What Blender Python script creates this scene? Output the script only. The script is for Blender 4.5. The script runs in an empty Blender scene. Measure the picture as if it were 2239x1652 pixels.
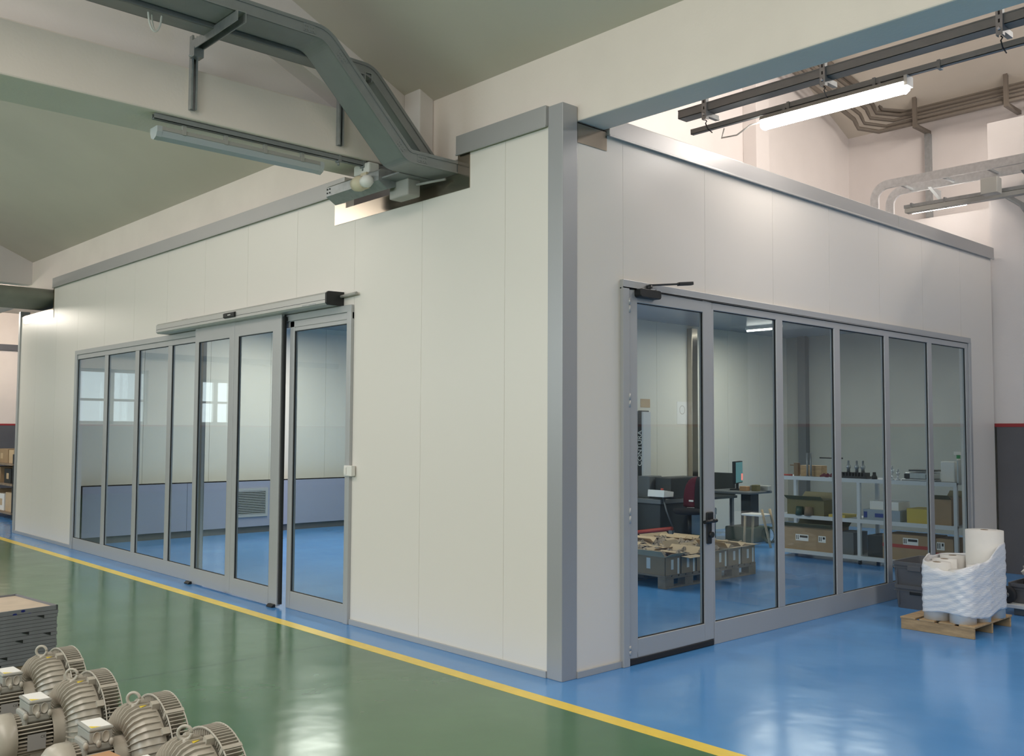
import bpy, bmesh, math, random
from mathutils import Vector, Matrix
random.seed(7)
SC = bpy.context.scene
COL = SC.collection
PI = math.pi

# ------------------------------------------------------------------ camera
cam_d = bpy.data.cameras.new('camera')
cam_d.sensor_fit = 'HORIZONTAL'
cam_d.sensor_width = 36.0
cam_d.lens = 2088.02 / 2239.0 * 36.0
cam_d.clip_start = 0.05
cam_d.clip_end = 200
cam = bpy.data.objects.new('camera', cam_d)
COL.objects.link(cam)
YAW, PITCH, ROLL = 2.39436967, 0.0554716244, 0.00481013587
fw = Vector((math.cos(PITCH)*math.cos(YAW), math.cos(PITCH)*math.sin(YAW), math.sin(PITCH)))
rt = Vector((math.sin(YAW), -math.cos(YAW), 0))
up = rt.cross(fw)
cr, sr = math.cos(ROLL), math.sin(ROLL)
r2 = rt*cr + up*sr
u2 = up*cr - rt*sr
M = Matrix((r2, u2, -fw)).transposed().to_4x4()
M.translation = Vector((4.32695542, -4.45477362, 1.6))
cam.matrix_world = M
SC.camera = cam

# ------------------------------------------------------------------ world, exposure, large lights
SC.view_settings.view_transform = 'Standard'
SC.view_settings.look = 'None'
SC.view_settings.gamma = 1.0
SC.view_settings.exposure = 0.06
SC.view_settings.use_curve_mapping = False
wd = bpy.data.worlds.new('daylight')
SC.world = wd
wd.use_nodes = True
wd.node_tree.nodes['Background'].inputs[0].default_value = (0.86, 0.93, 1.0, 1)
wd.node_tree.nodes['Background'].inputs[1].default_value = 0.9


def area(name, loc, direction, sx, sy, power, col=(1, 1, 1), spread=PI):
    d = bpy.data.lights.new(name, 'AREA')
    d.shape = 'RECTANGLE'
    d.size, d.size_y = sx, sy
    d.energy = power
    d.color = col
    d.spread = spread
    o = bpy.data.objects.new(name, d)
    COL.objects.link(o)
    o.location = loc
    o.rotation_euler = Vector(direction).to_track_quat('-Z', 'Y').to_euler()
    return o


DAY = (0.93, 0.97, 1.0)
WARM = (1.0, 0.905, 0.81)
# daylight in the windows of the wall behind the camera and of the far hall wall
for wx, pw in ((-14.0, 90), (-8.0, 160), (-2.0, 235), (4.0, 235)):
    area('window_daylight', (wx, -11.3, 3.2), (0, 1, 0), 4.0, 2.6, pw, DAY)
for wy, pw in ((-7.35, 26), (-4.45, 8)):
    area('window_daylight', (-20.3, wy, 2.35), (1, 0, 0), 1.8, 1.4, pw, DAY)
# the hall's rows of ceiling tubes, over the aisle
for lx, sx_, sy_, pw in ((-16.0, 5.0, 4.5, 170), (-10.95, 1.5, 1.7, 80), (-3.5, 5.0, 2.6, 175), (3.0, 5.0, 2.6, 190), (8.5, 4.0, 2.6, 150)):
    area('hall_tube_and_fill', (lx, -5.2, 5.6), (0, 0, -1), sx_, sy_, pw, WARM)
area('hall_tube_and_fill', (6.8, 3.5, 5.0), (-0.25, 0, -1), 2.0, 5.0, 150, (1.0, 0.98, 0.92))  # added fill for the short cream wall, no known lamp
area('bay_fill_light', (2.5, 8.9, 6.9), (0, 0.15, -1), 5.0, 1.0, 250, WARM)  # added fill brightening the back of the bay
area('bay_fill_light', (3.5, 4.0, 6.6), (-1, 0.25, 0.0), 3.0, 1.2, 150, WARM, 1.5)  # added fill aimed at the bay's long side wall
area('hall_tube_and_fill', (-17.5, 1.4, 4.1), (-1, 0.1, -0.5), 2.0, 1.0, 75, WARM)  # added fill to brighten the far hall wall

# ------------------------------------------------------------------ materials


def new_mat(name):
    m = bpy.data.materials.new(name)
    m.use_nodes = True
    return m, m.node_tree.nodes, m.node_tree.links


def mat(name, col, rough=0.5, metal=0.0, noise=0.0, nscale=8.0, bump=0.0, bscale=60.0, coat=0.0, crough=0.1,
        emit=None, estr=0.0, alpha=1.0, trans=0.0, stretch=None, spec=0.5, rvar=0.0):
    m, N, L = new_mat(name)
    b = N['Principled BSDF']
    b.inputs['Base Color'].default_value = (*col, 1)
    b.inputs['Roughness'].default_value = rough
    b.inputs['Metallic'].default_value = metal
    b.inputs['Coat Weight'].default_value = coat
    b.inputs['Coat Roughness'].default_value = crough
    b.inputs['Alpha'].default_value = alpha
    b.inputs['Transmission Weight'].default_value = trans
    b.inputs['Specular IOR Level'].default_value = spec
    if emit:
        b.inputs['Emission Color'].default_value = (*emit, 1)
        b.inputs['Emission Strength'].default_value = estr
    if noise or bump or rvar:
        tc = N.new('ShaderNodeTexCoord')
        mp = N.new('ShaderNodeMapping')
        if stretch:
            mp.inputs['Scale'].default_value = stretch
        L.new(tc.outputs['Object'], mp.inputs['Vector'])
    if noise or rvar:
        nz = N.new('ShaderNodeTexNoise')
        nz.inputs['Scale'].default_value = nscale
        nz.inputs['Detail'].default_value = 5
        L.new(mp.outputs['Vector'], nz.inputs['Vector'])
    if noise:
        rmp = N.new('ShaderNodeValToRGB')
        rmp.color_ramp.elements[0].position = 0.3
        rmp.color_ramp.elements[1].position = 0.7
        rmp.color_ramp.elements[0].color = (*[max(0, c*(1-noise)) for c in col], 1)
        rmp.color_ramp.elements[1].color = (*[min(1, c*(1+noise)) for c in col], 1)
        L.new(nz.outputs['Fac'], rmp.inputs['Fac'])
        L.new(rmp.outputs['Color'], b.inputs['Base Color'])
    if rvar:
        mr = N.new('ShaderNodeMapRange')
        mr.inputs['To Min'].default_value = max(0.02, rough-rvar)
        mr.inputs['To Max'].default_value = rough+rvar
        L.new(nz.outputs['Fac'], mr.inputs['Value'])
        L.new(mr.outputs['Result'], b.inputs['Roughness'])
    if bump:
        nb = N.new('ShaderNodeTexNoise')
        nb.inputs['Scale'].default_value = bscale
        nb.inputs['Detail'].default_value = 3
        L.new(mp.outputs['Vector'], nb.inputs['Vector'])
        bp = N.new('ShaderNodeBump')
        bp.inputs['Strength'].default_value = bump
        bp.inputs['Distance'].default_value = 0.01
        L.new(nb.outputs['Fac'], bp.inputs['Height'])
        L.new(bp.outputs['Normal'], b.inputs['Normal'])
    return m


def glass_mat(name, tint=(0.90, 0.945, 0.94), r0=0.05):
    m, N, L = new_mat(name)
    for n in list(N):
        if n.type != 'OUTPUT_MATERIAL':
            N.remove(n)
    out = [n for n in N if n.type == 'OUTPUT_MATERIAL'][0]
    lw = N.new('ShaderNodeLayerWeight')
    lw.inputs['Blend'].default_value = 0.5
    pw = N.new('ShaderNodeMath'); pw.operation = 'POWER'; pw.inputs[1].default_value = 5.0
    L.new(lw.outputs['Facing'], pw.inputs[0])
    ma = N.new('ShaderNodeMath'); ma.operation = 'MULTIPLY_ADD'
    ma.inputs[1].default_value = 1-r0; ma.inputs[2].default_value = r0
    L.new(pw.outputs[0], ma.inputs[0])
    tr = N.new('ShaderNodeBsdfTransparent'); tr.inputs[0].default_value = (*tint, 1)
    gl = N.new('ShaderNodeBsdfGlossy'); gl.inputs['Roughness'].default_value = 0.0
    mx = N.new('ShaderNodeMixShader')
    L.new(ma.outputs[0], mx.inputs[0]); L.new(tr.outputs[0], mx.inputs[1]); L.new(gl.outputs[0], mx.inputs[2])
    L.new(mx.outputs[0], out.inputs['Surface'])
    return m


MT = dict(
    panel=mat('cream_panel_steel', (0.80, 0.752, 0.70), 0.33, spec=0.5),
    panel_in=mat('cream_panel_inside', (0.76, 0.74, 0.66), 0.45),
    alu=mat('grey_powder_coat', (0.47, 0.475, 0.485), 0.38, metal=0.25),
    alu_post=mat('grey_post_metal', (0.42, 0.42, 0.435), 0.36, metal=0.3),
    coping=mat('grey_coping_metal', (0.46, 0.455, 0.455), 0.46, metal=0.5),
    header=mat('anodised_aluminium', (0.56, 0.55, 0.535), 0.4, metal=0.4),
    steel=mat('brushed_stainless', (0.42, 0.37, 0.31), 0.2, metal=1.0, noise=0.05, nscale=3, rvar=0.03),
    galv=mat('galvanised_steel', (0.40, 0.42, 0.43), 0.42, metal=0.75, noise=0.10, nscale=22),
    galv_dark=mat('dull_galvanised_steel', (0.29, 0.305, 0.31), 0.48, metal=0.45, noise=0.04, nscale=9),
    galv_bright=mat('bright_galvanised_steel', (0.66, 0.68, 0.70), 0.34, metal=0.8, noise=0.10, nscale=20),
    conduit=mat('brown_grey_conduit', (0.17, 0.145, 0.12), 0.55),
    plaster=mat('cream_plaster', (0.84, 0.75, 0.685), 0.85, noise=0.04, nscale=1.6, bump=0.12, bscale=40),
    plaster_w=mat('white_plaster', (0.76, 0.715, 0.70), 0.85, noise=0.04, nscale=1.2, bump=0.1, bscale=40),
    ceil=mat('grey_ceiling_plaster', (0.64, 0.585, 0.505), 0.9, noise=0.07, nscale=0.5, bump=0.1, bscale=30),
    roofdeck=mat('roof_deck_grey', (0.5, 0.5, 0.48), 0.8),
    ceil_in=mat('satin_ceiling_panel', (0.24, 0.29, 0.345), 0.25),  # dark bluish tone puts the blue floor's reflection into the colour
    glass=glass_mat('window_glass'),
    gasket=mat('black_gasket', (0.012, 0.013, 0.014), 0.6),
    black=mat('black_plastic', (0.012, 0.013, 0.014), 0.45),
    blackrub=mat('black_rubber', (0.015, 0.016, 0.02), 0.7),
    white_pl=mat('white_plastic', (0.80, 0.78, 0.74), 0.4),
    cream_pl=mat('aged_cream_plastic', (0.66, 0.58, 0.42), 0.5),
    grey_pl=mat('grey_box_plastic', (0.40, 0.39, 0.36), 0.5),
    lampoff=mat('clear_ribbed_cover', (0.50, 0.54, 0.55), 0.3, alpha=0.9, coat=0.3),
    lamp_on=mat('lit_tube_cover', (0.9, 0.9, 0.9), 0.4, emit=(1.0, 0.92, 0.84), estr=34.0),
    lamp_far=mat('lit_far_tube', (0.9, 0.9, 0.9), 0.4, emit=(1.0, 0.92, 0.80), estr=85.0),
    tube_warm=mat('lit_warm_tube', (0.9, 0.9, 0.9), 0.4, emit=(1.0, 0.86, 0.62), estr=14.0),
    tube_in=mat('lit_inner_tube', (0.9, 0.9, 0.9), 0.4, emit=(1.0, 0.97, 0.9), estr=5.0),
    pane_lit=mat('bright_window_pane', (0.8, 0.8, 0.8), 0.4, emit=(0.93, 0.97, 1.0), estr=1.7),
    yellow=mat('yellow_floor_paint', (0.95, 0.68, 0.085), 0.3, noise=0.05, nscale=9),
    dado=mat('grey_dado_paint', (0.115, 0.115, 0.125), 0.6, noise=0.05, nscale=3),
    redline=mat('red_paint', (0.33, 0.03, 0.035), 0.6),
    lowgrey=mat('lavender_grey_panel', (0.33, 0.35, 0.44), 0.4),
    louver=mat('louvre_metal', (0.50, 0.50, 0.48), 0.4, metal=0.3),
    blower=mat('warm_grey_cast_paint', (0.44, 0.405, 0.345), 0.33, noise=0.06, nscale=14, coat=0.25, crough=0.2),
    blower_box=mat('grey_box_paint', (0.345, 0.34, 0.31), 0.4),
    blower_dark=mat('dark_gap', (0.07, 0.065, 0.05), 0.8),
    paper=mat('white_paper', (0.82, 0.81, 0.78), 0.8),
    label_grey=mat('grey_nameplate', (0.40, 0.39, 0.385), 0.35, metal=0.3),
    label_yel=mat('yellow_warning_sticker', (0.75, 0.58, 0.05), 0.6),
    card=mat('brown_cardboard', (0.37, 0.255, 0.15), 0.85, noise=0.08, nscale=6),
    card_or=mat('orange_brown_cardboard', (0.47, 0.27, 0.145), 0.8, noise=0.06, nscale=6),
    card_lt=mat('light_cardboard', (0.55, 0.41, 0.26), 0.85, noise=0.06, nscale=6),
    kraft=mat('crumpled_kraft', (0.30, 0.24, 0.18), 0.8, noise=0.4, nscale=16),
    wood=mat('pallet_wood', (0.46, 0.31, 0.17), 0.8, noise=0.22, nscale=9, stretch=(1, 5, 5)),
    wood_dk=mat('old_pallet_wood', (0.27, 0.205, 0.145), 0.85, noise=0.2, nscale=9),
    film=mat('white_stretch_film', (0.83, 0.83, 0.86), 0.28, coat=0.35, crough=0.12, bump=0.55, bscale=14, stretch=(2, 2, 9)),
    foam=mat('white_foam_roll', (0.76, 0.74, 0.71), 0.75, noise=0.05, nscale=6),
    core=mat('brown_roll_core', (0.23, 0.16, 0.10), 0.8),
    bin=mat('grey_bin_plastic', (0.115, 0.118, 0.13), 0.45),
    tray=mat('grey_sheet_edges', (0.19, 0.195, 0.215), 0.5, noise=0.08, nscale=10),
    traytop=mat('dusty_board', (0.58, 0.47, 0.37), 0.85, noise=0.08, nscale=7),
    bluetape=mat('blue_marker', (0.02, 0.03, 0.22), 0.7),
    rack=mat('white_rack_metal', (0.62, 0.64, 0.66), 0.4),
    darkgrey=mat('charcoal_machine_paint', (0.035, 0.04, 0.042), 0.45),
    midgrey=mat('mid_grey_machine_paint', (0.13, 0.14, 0.145), 0.45),
    granite=mat('dark_granite', (0.09, 0.085, 0.075), 0.3),
    redcloth=mat('dark_red_cloth', (0.10, 0.008, 0.022), 0.9, bump=0.4, bscale=30),
    blkcloth=mat('black_cloth', (0.010, 0.010, 0.014), 0.9, bump=0.4, bscale=30),
    orangered=mat('red_orange_tube', (0.42, 0.06, 0.045), 0.5),
    screen=mat('lit_screen', (0.05, 0.1, 0.1), 0.2, emit=(0.05, 0.16, 0.18), estr=0.8),
    screen_mark=mat('screen_mark', (0.6, 0.1, 0.1), 0.2, emit=(0.9, 0.25, 0.2), estr=0.9),
    green=mat('dark_green_enamel', (0.03, 0.07, 0.05), 0.45),
    bluepl=mat('blue_plastic', (0.02, 0.05, 0.25), 0.5),
    olive=mat('olive_card', (0.17, 0.15, 0.07), 0.8),
    clearbag=mat('clear_polythene', (0.62, 0.58, 0.53), 0.25, alpha=0.55, coat=0.5, bump=0.8, bscale=9),
    yelpl=mat('yellow_plastic', (0.55, 0.42, 0.08), 0.5),
)

# floors: gloss paint with broad wear and gentle waviness


def floor_mat(name, col, col2, joint=None):
    m, N, L = new_mat(name)
    b = N['Principled BSDF']
    tc = N.new('ShaderNodeTexCoord')
    n1 = N.new('ShaderNodeTexNoise'); n1.inputs['Scale'].default_value = 0.9; n1.inputs['Detail'].default_value = 6
    L.new(tc.outputs['Object'], n1.inputs['Vector'])
    r = N.new('ShaderNodeValToRGB')
    r.color_ramp.elements[0].position = 0.32; r.color_ramp.elements[1].position = 0.70
    r.color_ramp.elements[0].color = (*col, 1); r.color_ramp.elements[1].color = (*col2, 1)
    L.new(n1.outputs['Fac'], r.inputs['Fac'])
    src = r.outputs['Color']
    if joint is not None:
        sx = N.new('ShaderNodeSeparateXYZ'); L.new(tc.outputs['Object'], sx.inputs[0])
        nj = N.new('ShaderNodeTexNoise'); nj.inputs['Scale'].default_value = 2.0
        L.new(tc.outputs['Object'], nj.inputs['Vector'])
        ad = N.new('ShaderNodeMath'); ad.operation = 'MULTIPLY_ADD'; ad.inputs[1].default_value = 0.006
        L.new(nj.outputs['Fac'], ad.inputs[0]); L.new(sx.outputs['X'], ad.inputs[2])
        cp = N.new('ShaderNodeMath'); cp.operation = 'COMPARE'; cp.inputs[1].default_value = joint; cp.inputs[2].default_value = 0.010
        L.new(ad.outputs[0], cp.inputs[0])
        mx = N.new('ShaderNodeMix'); mx.data_type = 'RGBA'
        L.new(cp.outputs[0], mx.inputs['Factor']); L.new(src, mx.inputs['A'])
        mx.inputs['B'].default_value = (*[c*0.45 for c in col], 1)
        src = mx.outputs['Result']
    L.new(src, b.inputs['Base Color'])
    mr = N.new('ShaderNodeMapRange'); mr.inputs['To Min'].default_value = 0.10; mr.inputs['To Max'].default_value = 0.26
    n2 = N.new('ShaderNodeTexNoise'); n2.inputs['Scale'].default_value = 2.2; n2.inputs['Detail'].default_value = 4
    L.new(tc.outputs['Object'], n2.inputs['Vector']); L.new(n2.outputs['Fac'], mr.inputs['Value'])
    L.new(mr.outputs['Result'], b.inputs['Roughness'])
    n3 = N.new('ShaderNodeTexNoise'); n3.inputs['Scale'].default_value = 3.0; n3.inputs['Detail'].default_value = 2
    L.new(tc.outputs['Object'], n3.inputs['Vector'])
    bp = N.new('ShaderNodeBump'); bp.inputs['Strength'].default_value = 0.12; bp.inputs['Distance'].default_value = 0.03
    L.new(n3.outputs['Fac'], bp.inputs['Height']); L.new(bp.outputs['Normal'], b.inputs['Normal'])
    b.inputs['Specular IOR Level'].default_value = 0.5
    return m


MT['floor_blue'] = floor_mat('blue_floor_paint', (0.078, 0.27, 0.62), (0.108, 0.33, 0.70))
MT['floor_green'] = floor_mat('green_floor_paint', (0.066, 0.158, 0.074), (0.092, 0.20, 0.098), joint=-1.897)

# ------------------------------------------------------------------ mesh helpers


class MB:
    def __init__(s):
        s.v = []; s.f = []; s.sm = []

    def add(s, vs, fs, smooth=False):
        o = len(s.v)
        s.v += [tuple(v) for v in vs]
        for f in fs:
            s.f.append(tuple(i+o for i in f)); s.sm.append(smooth)
        return s

    def box(s, x0, x1, y0, y1, z0, z1, m=None):
        vs = [(x, y, z) for x in (x0, x1) for y in (y0, y1) for z in (z0, z1)]
        if m is not None:
            vs = [m @ Vector(v) for v in vs]
        return s.add(vs, [(0, 1, 3, 2), (4, 6, 7, 5), (0, 4, 5, 1), (2, 3, 7, 6), (0, 2, 6, 4), (1, 5, 7, 3)])

    def quad(s, *p):
        return s.add(p, [tuple(range(len(p)))])

    def prism(s, prof, a, b, axis='x', smooth=False):
        """profile of 2-d points extruded along an axis from a to b"""
        n = len(prof)
        put = {'x': lambda t, p: (t, p[0], p[1]), 'y': lambda t, p: (p[0], t, p[1]), 'z': lambda t, p: (p[0], p[1], t)}[axis]
        vs = [put(a, p) for p in prof] + [put(b, p) for p in prof]
        s.add(vs, [(i, (i+1) % n, n+(i+1) % n, n+i) for i in range(n)], smooth)
        return s.add([put(a, p) for p in prof], [tuple(range(n-1, -1, -1))]).add([put(b, p) for p in prof], [tuple(range(n))])

    def cyl(s, p0, p1, r0, r1=None, n=16, cap=True):
        p0, p1 = Vector(p0), Vector(p1)
        r1 = r0 if r1 is None else r1
        d = (p1-p0).normalized()
        a = d.orthogonal().normalized(); b = d.cross(a)
        ring = lambda c, r: [c + a*(r*math.cos(2*PI*i/n)) + b*(r*math.sin(2*PI*i/n)) for i in range(n)]
        A, B = ring(p0, r0), ring(p1, r1)
        s.add(A+B, [(i, (i+1) % n, n+(i+1) % n, n+i) for i in range(n)], True)
        if cap:
            s.add(A, [tuple(range(n-1, -1, -1))]); s.add(B, [tuple(range(n))])
        return s

    def lathe(s, prof, n=32, axis='y', c=(0, 0, 0), smooth=True, a0=0.0, a1=2*PI):
        """profile of (along-axis, radius)"""
        full = abs(a1-a0-2*PI) < 1e-6
        k = n if full else n+1
        vs = []
        for t, r in prof:
            for i in range(k):
                a = a0+(a1-a0)*i/n
                u, w = r*math.cos(a), r*math.sin(a)
                vs.append({'y': (c[0]+u, c[1]+t, c[2]+w), 'z': (c[0]+u, c[1]+w, c[2]+t), 'x': (c[0]+t, c[1]+u, c[2]+w)}[axis])
        fs = []
        for j in range(len(prof)-1):
            for i in range(n):
                i2 = (i+1) % k if full else i+1
                fs.append((j*k+i, j*k+i2, (j+1)*k+i2, (j+1)*k+i))
        return s.add(vs, fs, smooth)

    def tube(s, pts, r, n=8, smooth=True):
        pts = [Vector(p) for p in pts]
        rings = []
        prev = None
        for i, p in enumerate(pts):
            t = (pts[min(i+1, len(pts)-1)]-pts[max(i-1, 0)]).normalized()
            a = t.orthogonal().normalized() if prev is None else (prev - t*prev.dot(t)).normalized()
            prev = a
            b = t.cross(a)
            rings.append([p + a*(r*math.cos(2*PI*k/n)) + b*(r*math.sin(2*PI*k/n)) for k in range(n)])
        vs = [v for q in rings for v in q]
        fs = [(j*n+i, j*n+(i+1) % n, (j+1)*n+(i+1) % n, (j+1)*n+i) for j in range(len(pts)-1) for i in range(n)]
        s.add(vs, fs, smooth)
        s.add(rings[0], [tuple(range(n-1, -1, -1))]); s.add(rings[-1], [tuple(range(n))])
        return s

    def loft(s, path, x0, x1, h, lip=0.0):
        """flat box section x0..x1, height h, swept along a (y, z) path of its underside"""
        n = len(path); nor = []
        for i in range(n):
            a = Vector(path[max(i-1, 0)]); b = Vector(path[min(i+1, n-1)])
            d = (b-a).normalized()
            nor.append(Vector((-d.y, d.x)) if d.x >= 0 else Vector((d.y, -d.x)))
        vs = []
        for p, q in zip(path, nor):
            lo = Vector(p)+q*lip; hi = Vector(p)+q*(h+lip)
            vs += [(x0, lo.x, lo.y), (x1, lo.x, lo.y), (x1, hi.x, hi.y), (x0, hi.x, hi.y)]
        fs = [(j*4+i, j*4+(i+1) % 4, (j+1)*4+(i+1) % 4, (j+1)*4+i) for j in range(n-1) for i in range(4)]
        fs += [(3, 2, 1, 0), tuple((n-1)*4+i for i in range(4))]
        return s.add(vs, fs)

    def build(s, name, m, parent=None, bevel=0.0, loc=None, fix=True):
        me = bpy.data.meshes.new(name)
        me.from_pydata(s.v, [], s.f)
        me.polygons.foreach_set('use_smooth', s.sm)
        if fix:
            bm = bmesh.new(); bm.from_mesh(me)
            bmesh.ops.remove_doubles(bm, verts=bm.verts, dist=1e-5)
            bmesh.ops.recalc_face_normals(bm, faces=bm.faces)
            bm.to_mesh(me); bm.free()
        me.materials.append(MT[m] if isinstance(m, str) else m)
        o = bpy.data.objects.new(name, me)
        COL.objects.link(o)
        if parent is not None:
            o.parent = parent
        if loc is not None:
            o.location = loc
        if bevel:
            md = o.modifiers.new('bevel', 'BEVEL')
            md.width = bevel; md.segments = 2; md.limit_method = 'ANGLE'; md.angle_limit = 0.7
        return o


def bx(*a):
    return MB().box(*a)


def tag(o, label=None, cat=None, group=None, kind=None):
    if label: o['label'] = label
    if cat: o['category'] = cat
    if group: o['group'] = group
    if kind: o['kind'] = kind
    return o


def struct(name, mb, m, bevel=0.0, label=None, parent=None):
    o = mb.build(name, m, parent, bevel)
    if parent is None:
        o['kind'] = 'structure'
    if label: o['label'] = label
    return o


def empty(name, loc=(0, 0, 0), label=None, cat=None, group=None, rz=0.0, kind=None):
    o = bpy.data.objects.new(name, None)
    COL.objects.link(o)
    o.location = loc; o.rotation_euler = (0, 0, rz)
    o.empty_display_size = 0.05
    return tag(o, label, cat, group, kind)


def copy_tree(o, parent=None):
    c = o.copy(); COL.objects.link(c)
    if parent is not None: c.parent = parent
    for ch in [k for k in bpy.data.objects if k.parent == o and k != c]:
        copy_tree(ch, c)
    return c


def text_obj(name, s, size, m, parent, matrix, depth=0.001):
    cu = bpy.data.curves.new(name, 'FONT')
    cu.body = s; cu.size = size; cu.extrude = depth
    cu.align_x = 'CENTER'; cu.align_y = 'CENTER'
    cu.materials.append(MT[m])
    tmp = bpy.data.objects.new(name, cu); COL.objects.link(tmp)
    bpy.context.view_layer.update()
    me = bpy.data.meshes.new_from_object(tmp.evaluated_get(bpy.context.evaluated_depsgraph_get()))
    bpy.data.objects.remove(tmp)
    o = bpy.data.objects.new(name, me); COL.objects.link(o)
    o.parent = parent
    o.matrix_local = matrix
    return o


def axes(xa, ya, za, t):
    m = Matrix((Vector(xa), Vector(ya), Vector(za))).transposed().to_4x4()
    m.translation = Vector(t)
    return m


def arc(cx, cy, r, a0, a1, n=8):
    return [(cx+r*math.cos(a0+(a1-a0)*i/n), cy+r*math.sin(a0+(a1-a0)*i/n)) for i in range(n+1)]


def rrect(x0, x1, y0, y1, r, n=5):
    return (arc(x1-r, y1-r, r, 0, PI/2, n)+arc(x0+r, y1-r, r, PI/2, PI, n)
            + arc(x0+r, y0+r, r, PI, 1.5*PI, n)+arc(x1-r, y0+r, r, 1.5*PI, 2*PI, n))


# ================================================================== THE SETTING
YL = -0.42
struct('floor', bx(-20.2, 13.2, YL, 14, -0.1, 0), 'floor_blue', label='glossy blue painted hall floor')
struct('floor', bx(-20.2, 13.2, -11.2, YL, -0.1, 0), 'floor_green', label='glossy green painted aisle floor')
struct('floor_line', bx(-20, 13, -0.42, -0.315, 0.0, 0.0012), 'yellow', label='yellow painted line between green and blue floor')

# ---- left partition of cream panels (plane y = 0), with glazing opening and two notches
LS = [-11.72, -10.95, -10.05, -9.17, -8.17, -7.21, -6.25, -5.29, -4.34, -3.39, -2.44, -1.51, -0.56, -0.13]
WT, G = 3.64, 0.0013
m = MB()
for a, b in zip(LS[:-1], LS[1:]):
    z0 = 2.656 if (-9.18 < a and b < -2.43) else 0.0
    cuts = [(a+G, b-G, WT)]
    if b <= -10.0:
        cuts = [(a+G, b-G, 3.33)] if b < -10.2 else [(a+G, -10.2, 3.33), (-10.2, b-G, WT)]
    elif a < -2.6 < b:
        cuts = [(a+G, -2.62, WT), (-2.62, b-G, 3.45)]
    elif a < -2.0 and b > -2.0:
        cuts = [(a+G, b-G, 3.45)]
    elif a < -1.06 < b:
        cuts = [(a+G, -1.06, 3.45), (-1.06, b-G, WT)]
    for x0, x1, z1 in cuts:
        m.box(x0, x1, 0.0, 0.05, z0, z1)
        m.box(x0-G, x1+G, 0.004, 0.10, z0, z1)
struct('wall_left', m, 'panel')
# ---- right partition (plane x = 0)
RS = [0.13, 0.605, 1.567, 2.518, 3.448, 4.40, 5.35, 6.30, 7.18]
m = MB()
for a, b in zip(RS[:-1], RS[1:]):
    segs = [(a+G, b-G)]
    for p, q in segs:
        parts = []
        if p < 0.5: parts = [(p, 0.572, 0.0), (0.572, q, 2.656)]
        elif p < 6.3 and q > 6.3 - 0.0: parts = [(p, q, 2.656)]
        elif p > 6.2: parts = [(p, 6.48, 2.656), (6.48, q, 0.0)]
        else: parts = [(p, q, 2.656)]
        for u, w, z0 in parts:
            t = 3.66
            if u < 0.3:
                m.box(-0.05, 0, u, 0.43, z0, 3.55); m.box(-0.10, -0.004, u-G, 0.43, z0, 3.55)
                m.box(-0.05, 0, 0.43, w, z0, t); m.box(-0.10, -0.004, 0.43, w+G, z0, t)
            else:
                m.box(-0.05, 0, u, w, z0, t); m.box(-0.10, -0.004, u-G, w+G, z0, t)
struct('wall_right', m, 'panel')

# corner post, copings, baseboards, left end trim
struct('trim_1', bx(-0.132, 0.006, -0.006, 0.135, 0.0, 3.772), 'alu_post', 0.004, 'tall grey metal post at the corner of the cream room')
m = MB()
m.box(-10.205, -2.57, -0.03, 0.14, 3.632, 3.765)
m.box(-10.205, -2.57, -0.034, -0.02, 3.622, 3.636)
struct('trim_2', m, 'coping', 0.003, 'grey metal coping along the long cream wall')
m = MB()
m.box(-1.075, -0.132, -0.03, 0.14, 3.640, 3.778)
m.box(-1.075, -0.132, -0.034, -0.02, 3.630, 3.644)
struct('trim_3', m, 'coping', 0.003, 'short grey coping beside the corner post')
m = MB()
m.box(-0.14, 0.03, 0.432, 4.77, 3.64, 3.765)
m.box(-0.14, 0.03, 4.775, 7.2, 3.64, 3.765)
m.box(0.02, 0.034, 0.432, 7.2, 3.628, 3.643)
struct('trim_4', m, 'coping', 0.003, 'grey metal coping along the short cream wall')
struct('baseboard_left', MB().box(-2.44, -0.132, -0.015, 0, 0, 0.045).box(-11.72, -9.17, -0.015, 0, 0, 0.045), 'alu', 0.003)
struct('baseboard_right', MB().box(0, 0.015, 0.135, 0.572, 0, 0.045).box(0, 0.015, 6.48, 7.18, 0, 0.045), 'alu', 0.003)
struct('trim_5', bx(-11.80, -11.72, -0.02, 0.12, 0, 3.42), 'alu', 0.003, 'narrow grey edge strip ending the long cream wall')
# metal flashings round the notches
m = MB()
m.box(-2.755, -0.942, -0.006, 0.0, 3.374, 3.50)
m.box(-2.755, -2.585, -0.006, 0.0, 3.50, 3.632)
m.box(-1.078, -0.942, -0.006, 0.0, 3.50, 3.645)
m.box(-2.62, -1.06, -0.004, 0.10, 3.448, 3.452)
struct('trim_6', m, 'steel', 0, 'brushed steel flashing round the beam notch')
struct('trim_7', MB().box(-11.6, -10.2, -0.006, 0, 3.20, 3.335).box(-10.24, -10.19, -0.006, 0, 3.335, 3.64), 'steel', 0, 'pale steel flashing under the fat pipe')
struct('trim_8', MB().box(0, 0.006, 0.137, 0.43, 3.53, 3.665).box(-0.1, 0.006, 0.137, 0.43, 3.661, 3.665), 'steel', 0, 'mottled steel flashing under the long beam by the post')

# ---- glazing of the left partition
GY0, GY1 = -0.018, 0.022


def xframe(mb, x0, x1, z0, z1, l, r, b, t, y0, y1):
    mb.box(x0, x0+l, y0, y1, z0, z1); mb.box(x1-r, x1, y0, y1, z0, z1)
    mb.box(x0+l, x1-r, y0, y1, z0, z0+b); mb.box(x0+l, x1-r, y0, y1, z1-t, z1)


def xgasket(mb, x0, x1, z0, z1, y, w=0.0055):
    for a in ((x0, x0+w, z0, z1), (x1-w, x1, z0, z1), (x0, x1, z0, z0+w), (x0, x1, z1-w, z1)):
        mb.box(a[0], a[1], y-0.003, y+0.008, a[2], a[3])


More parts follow.
